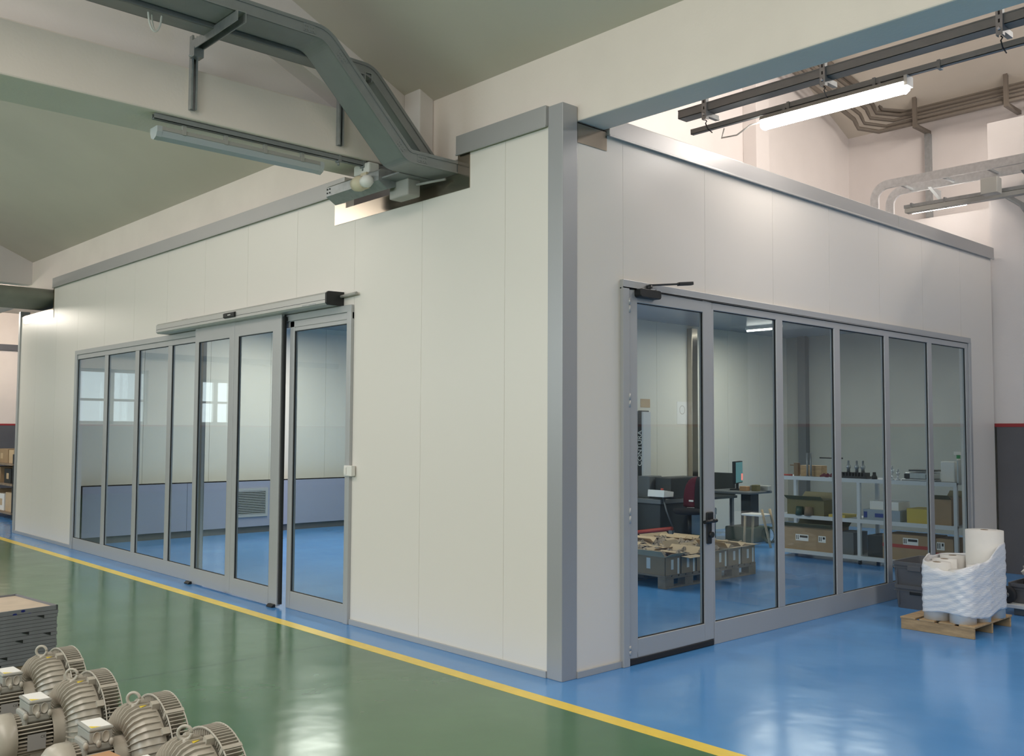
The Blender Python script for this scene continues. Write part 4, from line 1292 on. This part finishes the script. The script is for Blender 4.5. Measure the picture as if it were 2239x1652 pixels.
# ================================================================== INSIDE, BEHIND THE HINGED DOOR
CPZ = 0.129
for k, (cy, lab) in enumerate(((3.76, 'wooden pallet of open cartons behind the hinged glazed door'), (4.60, 'wooden pallet of open cartons behind the first fixed pane'))):
    pallet('wooden_pallet', -2.40, cy, 1.2, 0.80, 'wood_dk', lab, group='pallets inside the room', along='y')
    for ix in range(3):
        for iy in range(3):
            x = -2.40-0.40+ix*0.40; y = cy-0.265+iy*0.265
            pos = ['at the far side', 'in the middle', 'at the near side'][ix]+', '+['first', 'second', 'third'][iy]+' row, of the '+('pallet behind the hinged door' if k == 0 else 'pallet behind the fixed pane')
            C_ = empty('open_carton', (x, y, CPZ), 'open cardboard carton '+pos, 'carton', 'open cartons on the inner pallets')
            h = 0.19+random.uniform(-0.01, 0.01)
            w, d = 0.192, 0.128
            m = MB()
            m.box(-w, w, -d, d, 0, 0.004)
            for a in ((-w, -w+.004, -d, d), (w-.004, w, -d, d), (-w, w, -d, -d+.004), (-w, w, d-.004, d)):
                m.box(*a, 0, h)
            m.build('carton', 'card', C_)
            fl = MB()
            for ax, s, L in (('x', 1, d), ('x', -1, d), ('y', 1, w), ('y', -1, w)):
                t = random.uniform(-0.3, 0.9)
                l = random.uniform(0.07, 0.12)
                if ax == 'x':
                    fl.box(0, l, -L, L, 0, 0.004, axes((s*math.cos(t), 0, math.sin(t)), (0, 1, 0), (-s*math.sin(t), 0, math.cos(t)), (s*w, 0, h)))
                else:
                    fl.box(-L, L, 0, l, 0, 0.004, axes((1, 0, 0), (0, s*math.cos(t), math.sin(t)), (0, -s*math.sin(t), math.cos(t)), (0, s*d, h)))
            fl.build('flap', 'card_lt', C_)
            ps = MB()
            for q in range(7):
                px, py = random.uniform(-.15, .15), random.uniform(-.09, .09)
                n = 9
                vs = [(px, py, h+0.03+random.uniform(0, .03))]+[(px+0.06*math.cos(2*PI*i/n)*random.uniform(.6, 1.2), py+0.05*math.sin(2*PI*i/n)*random.uniform(.6, 1.2), h-0.02+random.uniform(-0.01, 0.045)) for i in range(n)]
                ps.add(vs, [(0, i+1, (i+1) % n+1) for i in range(n)])
            o = ps.build('crumpled_paper', 'kraft', C_); o['kind'] = 'stuff'
            if ix == 2:
                MB().box(w, w+0.001, -0.03, 0.01, 0.06, 0.16).box(w, w+0.001, 0.075, 0.105, 0.01, 0.17).build('label', 'paper', C_)
            if iy == 0:
                MB().box(-0.05, 0.0, -d-0.001, -d, 0.06, 0.17).build('label', 'paper', C_)

# measuring machine, desk, chair with jacket
MC = empty('measuring_machine', (-4.95, 6.9, 0), 'dark measuring machine table with a tall column behind the hinged door', 'machine')
m = MB().box(0.02, 0.52, -0.3, 0.6, 0.0, 0.55)
m.build('base', 'darkgrey', MC, 0.01)
bx(0.01, 0.55, -0.33, 0.9, 0.55, 0.62).build('table', 'midgrey', MC, 0.01)
bx(0.02, 0.24, -0.20, 0.10, 0.62, 0.94).build('head', 'midgrey', MC, 0.01)
bx(0.26, 0.56, -0.10, 0.6, 0.62, 0.93).build('cover', 'darkgrey', MC, 0.02)
co = bx(-0.04, 0.03, -0.12, 0.06, 0.62, 1.92).build('column', 'darkgrey', MC, 0.006)
text_obj('column_lettering', 'CONTURA', 0.11, 'paper', MC, axes((0, 0, 1), (-1, 0, 0), (0, -1, 0), (-0.002, -0.123, 1.35)))
bx(0.03, 0.062, -0.12, 0.06, 0.62, 1.90).build('column_edge', 'rack', MC, 0.004)
BE = empty('work_desk', (-3.6, 8.04, 0), 'dark bench along the inner wall behind the chair', 'desk')
bx(-1.38, -0.82, -0.2, 0.5, 0.56, 0.60).build('top', 'darkgrey', BE, 0.004)
bx(-1.38, -0.84, 0.44, 0.48, 0.60, 0.95).build('backboard', 'darkgrey', BE)
for x, y in ((-1.33, -0.15), (-0.87, -0.15), (-1.33, 0.42), (-0.87, 0.42)):
    bx(x-.025, x+.025, y-.025, y+.025, 0, 0.56).build('leg', 'midgrey', BE)
CP = empty('control_panel', (-4.45, 6.62, 0.66), 'white slanted control panel with a red knob by the dark machine', 'control panel')
MB().prism([(-0.11, 0), (0.11, 0.0), (0.12, 0.07), (-0.10, 0.10)], -0.14, 0.16, 'x').build('case', 'white_pl', CP, 0.004)
MB().cyl((0.04, 0, 0.09), (0.04, 0, 0.12), 0.02, n=12).build('knob', 'orangered', CP)
MB().tube([(0.05, 0.0, 0.0), (0.12, 0.0, -0.2), (0.2, 0.05, -0.45)], 0.012).build('stalk', 'midgrey', CP)
OC = empty('office_chair', (-4.02, 6.75, 0), 'office chair on castors with a dark red and black jacket over its back', 'chair')
MB().lathe([(0, 0.0), (0.0, 0.20), (0.03, 0.235), (0.07, 0.23), (0.09, 0.0)], 24, 'z', (0, 0, 0.43)).build('seat', 'blkcloth', OC)
MB().cyl((0, 0, 0.08), (0, 0, 0.43), 0.03, n=12).build('column', 'black', OC)
for i in range(5):
    a = 2*PI*i/5+0.3
    lg = MB().tube([(0, 0, 0.13), (0.30*math.cos(a), 0.30*math.sin(a), 0.085)], 0.022).build('leg', 'green', OC)
    MB().cyl((0.30*math.cos(a)-0.02, 0.30*math.sin(a), 0.03), (0.30*math.cos(a)+0.02, 0.30*math.sin(a), 0.03), 0.03, n=12).cyl((0.30*math.cos(a), 0.30*math.sin(a), 0.03), (0.30*math.cos(a), 0.30*math.sin(a), 0.09), 0.01, n=8).build('castor', 'black', lg)
MB().box(-0.03, 0.03, 0.20, 0.23, 0.46, 0.70).build('back_post', 'black', OC)


def dome(name, m, parent, c, s, a0, a1):
    mb = MB(); NU, NV = 22, 14
    vs = []
    for j in range(NV+1):
        t = j/NV
        for i in range(NU+1):
            a = a0+(a1-a0)*i/NU
            r = math.sqrt(max(0, 1-t**3.2))
            k = 1+0.05*math.sin(7*a)*(1-t)
            vs.append((c[0]+s[0]*r*math.cos(a)*k, c[1]+s[1]*r*math.sin(a)*k, c[2]+s[2]*t))
    fs = [(j*(NU+1)+i, j*(NU+1)+i+1, (j+1)*(NU+1)+i+1, (j+1)*(NU+1)+i) for j in range(NV) for i in range(NU)]
    o = mb.add(vs, fs, True).build(name, m, parent)
    md = o.modifiers.new('skin', 'SOLIDIFY'); md.thickness = 0.01
    return o


bx(-0.18, 0.18, 0.17, 0.22, 0.56, 0.90).build('backrest', 'blkcloth', OC, 0.02)
J = empty('jacket', (-4.02, 6.95, 0.50), 'dark red and black jacket draped over the office chair back', 'jacket')
dome('red_side', 'redcloth', J, (0, 0, 0.02), (0.235, 0.13, 0.44), PI*0.95, PI*1.55)
dome('black_side', 'blkcloth', J, (0, 0, 0.0), (0.235, 0.13, 0.46), -PI*0.45, PI*0.95)
MB().box(-0.05, 0.03, -0.150, -0.143, 0.10, 0.125).build('badge', 'paper', J, 0.003)
# red pole, bins, papers
o = MB().cyl((-4.95, 6.45, 0.10), (-4.10, 6.45, 0.235), 0.030, n=12).build('red_pole', 'orangered')
tag(o, 'red-orange round pole lying slanted behind the hinged door', 'pole')
o = MB().prism([(-4.98, 0.0), (-4.92, 0.0), (-4.92, 0.14), (-4.98, 0.14)], 6.40, 6.50, 'y').build('pole_rest', 'midgrey')
tag(o, 'grey block under the low end of the red pole', 'block')
o = MB().box(-4.14, -4.08, 6.42, 6.48, 0, 0.21).build('pole_rest', 'midgrey')
tag(o, 'grey post under the high end of the red pole', 'post')
WB = empty('waste_bin', (-4.28, 7.35, 0), 'pale blue and white waste bin under the dark bench', 'waste bin')
MB().box(-0.16, 0.22, -0.1, 0.1, 0.0, 0.38).build('body', mat('pale_blue_plastic', (0.30, 0.40, 0.50), 0.5), WB, 0.01)
MB().box(-0.17, 0.23, -0.11, 0.11, 0.38, 0.48).build('lid', 'white_pl', WB, 0.01)


def wall_paper(y0, y1, z0, z1, m, label):
    o = bx(-5.0, -4.997, y0, y1, z0, z1).build('wall_notice', m)
    return tag(o, label, 'notice', 'notices on the inner wall')


wall_paper(6.85, 7.08, 1.97, 2.10, 'card_lt', 'yellowish sheet on the inner cream wall behind the hinged door')
q = wall_paper(7.75, 8.02, 1.72, 2.08, 'paper', 'white portrait sheet with a round print on the inner cream wall')
MB().lathe([(0.003, 0.07), (0.004, 0.07), (0.004, 0.062), (0.003, 0.062)], 24, 'x', (-5.0, 7.885, 1.95)).build('round_print', 'grey_pl', q)
# round table with monitor, stool
TT = empty('tall_table', (-3.95, 7.66, 0), 'dark pedestal table with a monitor seen through the first fixed pane', 'table')
bx(-0.3, 0.45, -0.2, 0.42, 0.70, 0.735).build('top', 'midgrey', TT, 0.01)
bx(0.18, 0.36, 0.0, 0.2, 0.22, 0.70).build('pedestal', 'darkgrey', TT, 0.01)
bx(0.0, 0.46, -0.15, 0.35, 0.0, 0.22).build('base', 'green', TT, 0.02)
MN = empty('monitor', (-3.93, 7.84, 0.735), 'computer monitor turned edge-on on the dark pedestal table', 'monitor', None, 1.93)
bx(-0.25, 0.20, -0.02, 0.03, 0.10, 0.43).build('case', 'black', MN, 0.006)
sc_ = bx(-0.235, 0.185, -0.0215, -0.02, 0.115, 0.415).build('screen', 'screen', MN)
bx(0.10, 0.2, -0.0225, -0.0215, 0.14, 0.24).build('screen_icon', 'screen_mark', sc_)
MB().box(-0.03, 0.03, 0, 0.03, 0.02, 0.12).box(-0.12, 0.12, -0.08, 0.1, 0.0, 0.02).build('stand', 'black', MN, 0.004)
for x, y, s, m_, lab in ((-3.74, 7.72, (.06, .05, .045), 'card_or', 'orange carton on the pedestal table'), (-3.60, 7.80, (.045, .05, .06), 'olive', 'dark brown block on the pedestal table')):
    o = MB().box(-s[0], s[0], -s[1], s[1], 0, s[2]*1.5).build('small_block', m_, None, 0.004, (x, y, 0.735)); tag(o, lab, 'box', 'things on the pedestal table')
o = bx(-0.16, 0.15, -0.05, 0.05, 0, 0.075).build('parts_tray', 'grey_pl', None, 0.006, (-3.63, 7.98, 0.735))
tag(o, 'grey parts tray at the back of the pedestal table', 'tray')
SO = empty('stool', (-3.28, 7.36, 0), 'pale wooden step stool through the first fixed pane', 'stool')
MB().box(-0.20, 0.14, -0.13, 0.13, 0.42, 0.45).build('seat', 'white_pl', SO, 0.01)
for x, y in ((-0.17, -0.1), (-0.17, 0.1)):
    MB().tube([(x, y, 0), (x+0.02, y, 0.42)], 0.018).build('leg', 'card_lt', SO)
for y in (-0.1, 0.1):
    MB().tube([(0.26, y, 0), (0.15, y, 0.40), (0.12, y, 0.52)], 0.018).build('leg', 'card_lt', SO)
o = MB()
for k in range(4):
    o.tube([(0.10*math.cos(t)+0.01*k, 0.03*k, 0.12+0.11*math.sin(t)) for t in [2*PI*i/18 for i in range(19)]], 0.008)
o = o.build('cable_coil', 'green', None, 0, (-3.35, 7.72, 0.0)); tag(o, 'coil of green cable on the floor by the pedestal table', 'cable')
o = bx(-5.95, -5.80, 10.86, 10.99, 0, 3.31).build('dark_pillar', 'midgrey'); o.name = 'wall_pillar'; o['kind'] = 'structure'
o.location = (1.25, 0, 0)

# ---- white rack with its goods
RK = empty('storage_rack', (-1.37, 6.85, 0), 'white metal rack full of boxes behind the right fixed panes', 'rack')
X0, X1, Y0, Y1 = -1.16, 1.14, -0.22, 0.25
for x in (X0, -0.02, X1):
    for y in (Y0, Y1):
        bx(x-0.02, x+0.02, y-0.02, y+0.02, 0.05, 1.04).build('upright', 'rack', RK)
for z in (0.085, 0.53, 1.02):
    MB().box(X0-.02, X1+.02, Y0-.02, Y1+.02, z-0.005, z+0.015).box(X0-.02, X1+.02, Y0-.024, Y0-.012, z-0.028, z+0.02).box(X0-.02, X1+.02, Y1+.012, Y1+.024, z-0.028, z+0.02).build('shelf', 'rack', RK)
for x in (X0, -0.02, X1):
    for y in (Y0, Y1):
        MB().cyl((x-0.012, y, 0.026), (x+0.012, y, 0.026), 0.026, n=12).build('castor', 'black', RK)


def crate(name, x, y, z, sx, sy, sz, m, label, cat='carton', grp='cartons on the white rack', labels=(), tape=None, flaps=False, rz=0.0):
    C_ = empty(name, (x, y, z), label, cat, grp, rz)
    bx(-sx/2, sx/2, -sy/2, sy/2, 0, sz).build('carton', m, C_, 0.003)
    for (a, b, c, d) in labels:
        L_ = bx(a, b, -sy/2-0.0015, -sy/2, c, d).build('label', 'paper', C_)
        MB().box(a+0.01, a+0.02, -sy/2-0.0022, -sy/2-0.0015, c+0.015, d-0.012).box(a+0.032, a+0.042, -sy/2-0.0022, -sy/2-0.0015, c+0.015, d-0.012).box(a+0.06, b-0.01, -sy/2-0.0022, -sy/2-0.0015, (c+d)/2, d-0.012).build('label_print', 'black', L_)
    if tape:
        bx(-sx/2-0.001, sx/2+0.001, -sy/2-0.001, sy/2+0.001, tape[0], tape[1]).build('tape', 'orangered', C_)
    if flaps:
        MB().box(-sx/2, sx/2, 0, 0.11, 0, 0.004, axes((1, 0, 0), (0, -0.75, 0.45), (0, -0.45, -0.75), (0, -sy/2, sz))).box(-sx/2, sx/2, 0, 0.12, 0, 0.004, axes((1, 0, 0), (0, 0.8, 0.6), (0, -0.6, 0.8), (0, sy/2, sz))).build('flap', 'olive', C_)
    return C_


ZB, ZM, ZT = 0.10, 0.545, 1.035
crate('rack_carton', -2.10, 6.83, ZB, 0.72, 0.40, 0.30, 'card', 'wide brown carton with two white labels on the bottom shelf', labels=((-0.16, 0.02, 0.12, 0.20), (0.16, 0.26, 0.12, 0.20)), flaps=True)
crate('rack_carton', -1.60, 6.85, ZB, 0.22, 0.36, 0.27, 'midgrey', 'dark grey case beside the wide carton on the bottom shelf')
crate('rack_carton', -1.22, 6.86, ZB, 0.20, 0.34, 0.26, 'darkgrey', 'black case in the middle of the bottom shelf')
crate('rack_carton', -0.80, 6.83, ZB, 0.60, 0.40, 0.30, 'card', 'brown carton banded with red tape on the bottom shelf', labels=((-0.05, 0.13, 0.19, 0.27),), tape=(0.15, 0.19))
crate('rack_carton', -0.38, 6.84, ZB, 0.20, 0.36, 0.29, 'card', 'brown carton at the wall end of the bottom shelf', tape=(0.10, 0.13), labels=((-0.09, 0.0, 0.16, 0.25),))
crate('rack_carton', -2.13, 6.83, ZM, 0.52, 0.36, 0.20, 'olive', 'olive open carton of parts on the middle shelf', flaps=True)
for x, m_, lab, r in ((-2.20, 'green', 'dark green round part in front of the olive carton', 0.055), (-2.07, 'core', 'red-brown round part in front of the olive carton', 0.06)):
    o = MB().cyl((0, 0, 0), (0, 0, 0.11), r, r*0.8, 16).build('turned_part', m_, None, 0, (x, 6.60, ZM+0.0)); tag(o, lab, 'part', 'parts on the middle shelf')
    o.location = (x, 6.635-0.0, ZM)
crate('rack_carton', -1.70, 6.80, ZM, 0.22, 0.30, 0.035, 'yelpl', 'flat yellow folder on the middle shelf')
crate('rack_box', -1.12, 6.82, ZM, 0.46, 0.34, 0.13, mat('cloudy_plastic', (0.30, 0.36, 0.42), 0.3), 'long cloudy plastic box with blue catches on the middle shelf', 'plastic box')
crate('rack_carton', -1.10, 6.83, ZM+0.13, 0.36, 0.30, 0.10, 'white_pl', 'white box lying on the cloudy plastic box')
o = bpy.data.objects.get('rack_box')
MB().box(-0.22, -0.18, -0.175, -0.17, 0.03, 0.10).box(-0.08, 0.10, -0.175, -0.17, 0.04, 0.085).build('catch', 'bluepl', o)
crate('rack_carton', -0.66, 6.82, ZM, 0.30, 0.34, 0.17, 'yelpl', 'mustard yellow carton on the middle shelf')
crate('rack_carton', -0.40, 6.85, ZM, 0.22, 0.40, 0.30, 'card', 'tall brown carton with a black lid at the wall end of the middle shelf', flaps=True)
# goods on the top shelf
crate('wooden_block', -2.12, 6.85, ZT, 0.30, 0.14, 0.14, 'wood', 'light wooden block on the top shelf', 'block', 'goods on the top shelf')
o = MB().box(-0.03, 0.03, -0.03, 0.03, 0, 0.17).box(-0.10, -0.03, -0.01, 0.01, 0.13, 0.145).build('clamp', 'core', None, 0.003, (-2.33, 6.80, ZT)); tag(o, 'brown clamp with a side lever on the top shelf', 'clamp', 'goods on the top shelf')
for x, lab in ((-2.14, 'grey upright rod nearer the clamp on the top shelf'), (-2.09, 'grey upright rod nearer the red rag on the top shelf')):
    o = MB().cyl((0, 0, 0), (0, 0, 0.30), 0.014, n=12).cyl((0, 0, 0), (0, 0, 0.012), 0.022, n=12).build('steel_rod', 'galv_dark', None, 0, (x, 6.73, ZT)); tag(o, lab, 'rod', 'goods on the top shelf')
o = MB().cyl((-0.18, 0, 0.24), (0.14, 0, 0.24), 0.009, n=8).cyl((0.10, 0, 0), (0.10, 0, 0.24), 0.006, n=8).cyl((0.10, 0, 0), (0.10, 0, 0.012), 0.03, n=12).build('test_bar', 'black', None, 0, (-1.88, 6.90, ZT)); tag(o, 'black bar on a thin stand on the top shelf', 'bar', 'goods on the top shelf')
m = MB(); n = 14
for q in range(4):
    cxq = -0.07+q*0.05
    m.add([(cxq, 0, 0.055)]+[(cxq+0.05*math.cos(2*PI*i/n)*random.uniform(.8, 1.2), 0.05*math.sin(2*PI*i/n), random.uniform(0.0, 0.02)) for i in range(n)], [(0, i+1, (i+1) % n+1) for i in range(n)])
o = m.build('rag', 'redcloth', None, 0, (-1.83, 6.72, ZT)); tag(o, 'dark red rag on the top shelf', 'rag', 'goods on the top shelf')
o = MB().cyl((-0.10, 0, 0.012), (0.08, 0, 0.012), 0.012, n=8).build('screwdriver', 'orangered', None, 0, (-2.42, 6.70, ZT)); tag(o, 'orange-red screwdriver at the end of the top shelf', 'tool', 'goods on the top shelf')
TRY = empty('parts_rack', (-1.50, 6.74, ZT), 'black slotted parts rack with three spindles on the top shelf', 'parts rack', 'goods on the top shelf')
m = MB().box(-0.18, 0.18, -0.07, 0.07, 0, 0.03)
for i in range(9):
    m.box(-0.175+i*0.04, -0.155+i*0.04, -0.07, 0.07, 0.03, 0.075)
m.build('base', 'black', TRY)
for x in (-0.08, 0.03, 0.11):
    MB().lathe([(0.06, 0.0), (0.06, 0.022), (0.12, 0.02), (0.13, 0.03), (0.16, 0.026), (0.17, 0.015), (0.22, 0.013), (0.22, 0.0)], 14, 'z', (x, 0, 0)).build('spindle', 'galv', TRY)
o = MB().lathe([(0, 0.0), (0, 0.035), (0.03, 0.035), (0.05, 0.022), (0.085, 0.02), (0.085, 0)], 14, 'z').build('turned_part', 'black', None, 0, (-1.25, 6.75, ZT)); tag(o, 'small black turned knob beside the slotted parts rack', 'part', 'goods on the top shelf')
for x, h, lab in ((-1.02, 0.17, 'shiny chrome spindle, taller of the pair, on the top shelf'), (-0.95, 0.13, 'shiny chrome spindle, shorter of the pair, on the top shelf')):
    o = MB().lathe([(0, 0), (0, 0.028), (0.02, 0.028), (0.03, 0.012), (h*0.5, 0.012), (h*0.55, 0.024), (h*0.75, 0.024), (h*0.8, 0.01), (h, 0.008), (h, 0)], 14, 'z').build('chrome_spindle', 'galv_bright', None, 0, (x, 6.74, ZT)); tag(o, lab, 'spindle', 'goods on the top shelf')
SCL = empty('bench_scale', (-0.66, 6.80, ZT), 'grey bench scale with black corner feet on the top shelf', 'scale', 'goods on the top shelf')
MB().box(-0.22, 0.18, -0.13, 0.13, 0, 0.025).box(-0.18, 0.14, -0.12, 0.12, 0.025, 0.10).build('body', 'galv', SCL, 0.01)
MB().box(-0.14, 0.16, -0.11, 0.11, 0.115, 0.135).build('plate', 'darkgrey', SCL, 0.006)
MB().box(-0.185, -0.12, -0.126, -0.118, 0.03, 0.085).box(0.07, 0.13, -0.126, -0.118, 0.03, 0.085).build('corner_foot', 'black', SCL, 0.004)
CA_ = empty('jerrycan', (-0.36, 6.80, ZT), 'white square jerrycan on the top shelf', 'jerrycan', 'goods on the top shelf')
bx(-0.08, 0.085, -0.07, 0.07, 0, 0.24).build('body', 'white_pl', CA_, 0.015)
SB = empty('spray_bottle', (-0.31, 6.92, ZT), 'white spray bottle with a green collar on the top shelf', 'spray bottle', 'goods on the top shelf')
MB().lathe([(0, 0), (0, 0.04), (0.16, 0.04), (0.22, 0.02), (0.27, 0.018)], 16, 'z').build('bottle', 'white_pl', SB)
MB().cyl((0, 0, 0.27), (0, 0, 0.31), 0.022, n=12).build('collar', mat('green_plastic', (0.03, 0.30, 0.10), 0.4), SB)
MB().box(-0.05, 0.03, -0.012, 0.012, 0.31, 0.35).build('trigger_head', 'white_pl', SB, 0.006)
for i, (x, lab) in enumerate(((-0.19, 'clear plastic drawer box against the pane end of the top shelf'),)):
    C_ = empty('drawer_box', (x, 6.62, ZT), lab, 'box', 'goods on the top shelf')
    bx(-0.02, 0.0, 0, 0.2, 0, 0.26).build('case', 'lampoff', C_, 0.004)

# ================================================================== FAR LEFT: SHELF OF CARTONS BEYOND THE LONG WALL
FS = empty('carton_shelf', (-14.9, 0.85, 0), 'low dark shelf of cartons far beyond the end of the long wall', 'shelf')
for x in (-0.7, 0.9):
    for y in (-0.25, 0.35):
        bx(x-.03, x+.03, y-.03, y+.03, 0, 1.15).build('upright', 'darkgrey', FS)
for z in (0.12, 0.62, 0.98):
    bx(-0.75, 0.95, -0.3, 0.4, z-0.03, z).build('shelf', 'wood_dk', FS)
n_ = 0
for x, z, sx, sz, m_, lab in ((-15.3, 0.12, 0.4, 0.36, 'card', 'brown carton low on the far shelf, outer end'), (-14.85, 0.12, 0.38, 0.30, 'paper', 'white carton low on the far shelf, middle'),
        (-14.35, 0.12, 0.45, 0.34, 'card_lt', 'light carton low on the far shelf, inner end'), (-15.2, 0.62, 0.5, 0.28, 'card', 'wide brown carton on the middle tier of the far shelf'),
        (-14.5, 0.62, 0.4, 0.26, 'darkgrey', 'black case on the middle tier of the far shelf'), (-14.9, 0.98, 0.8, 0.25, 'card', 'long brown carton on top of the far shelf'), (-14.3, 0.98, 0.3, 0.24, 'card_lt', 'small light carton on top of the far shelf')):
    C_ = empty('shelf_carton', (x, 0.87, z), lab, 'carton', 'cartons on the far shelf')
    bx(-sx/2, sx/2, -0.25, 0.25, 0, sz).build('carton', m_, C_, 0.004)
    MB().box(-0.03, 0.03, -0.252, 0.252, sz, sz+0.001).box(-0.06, 0.08, -0.2515, -0.25, sz*0.3, sz*0.7).build('tape', 'card_lt', C_)
struct('trim_10', bx(-19.99, -19.93, -11, 14, 3.42, 3.56), 'dado', 0, 'dark rail on the far hall wall')
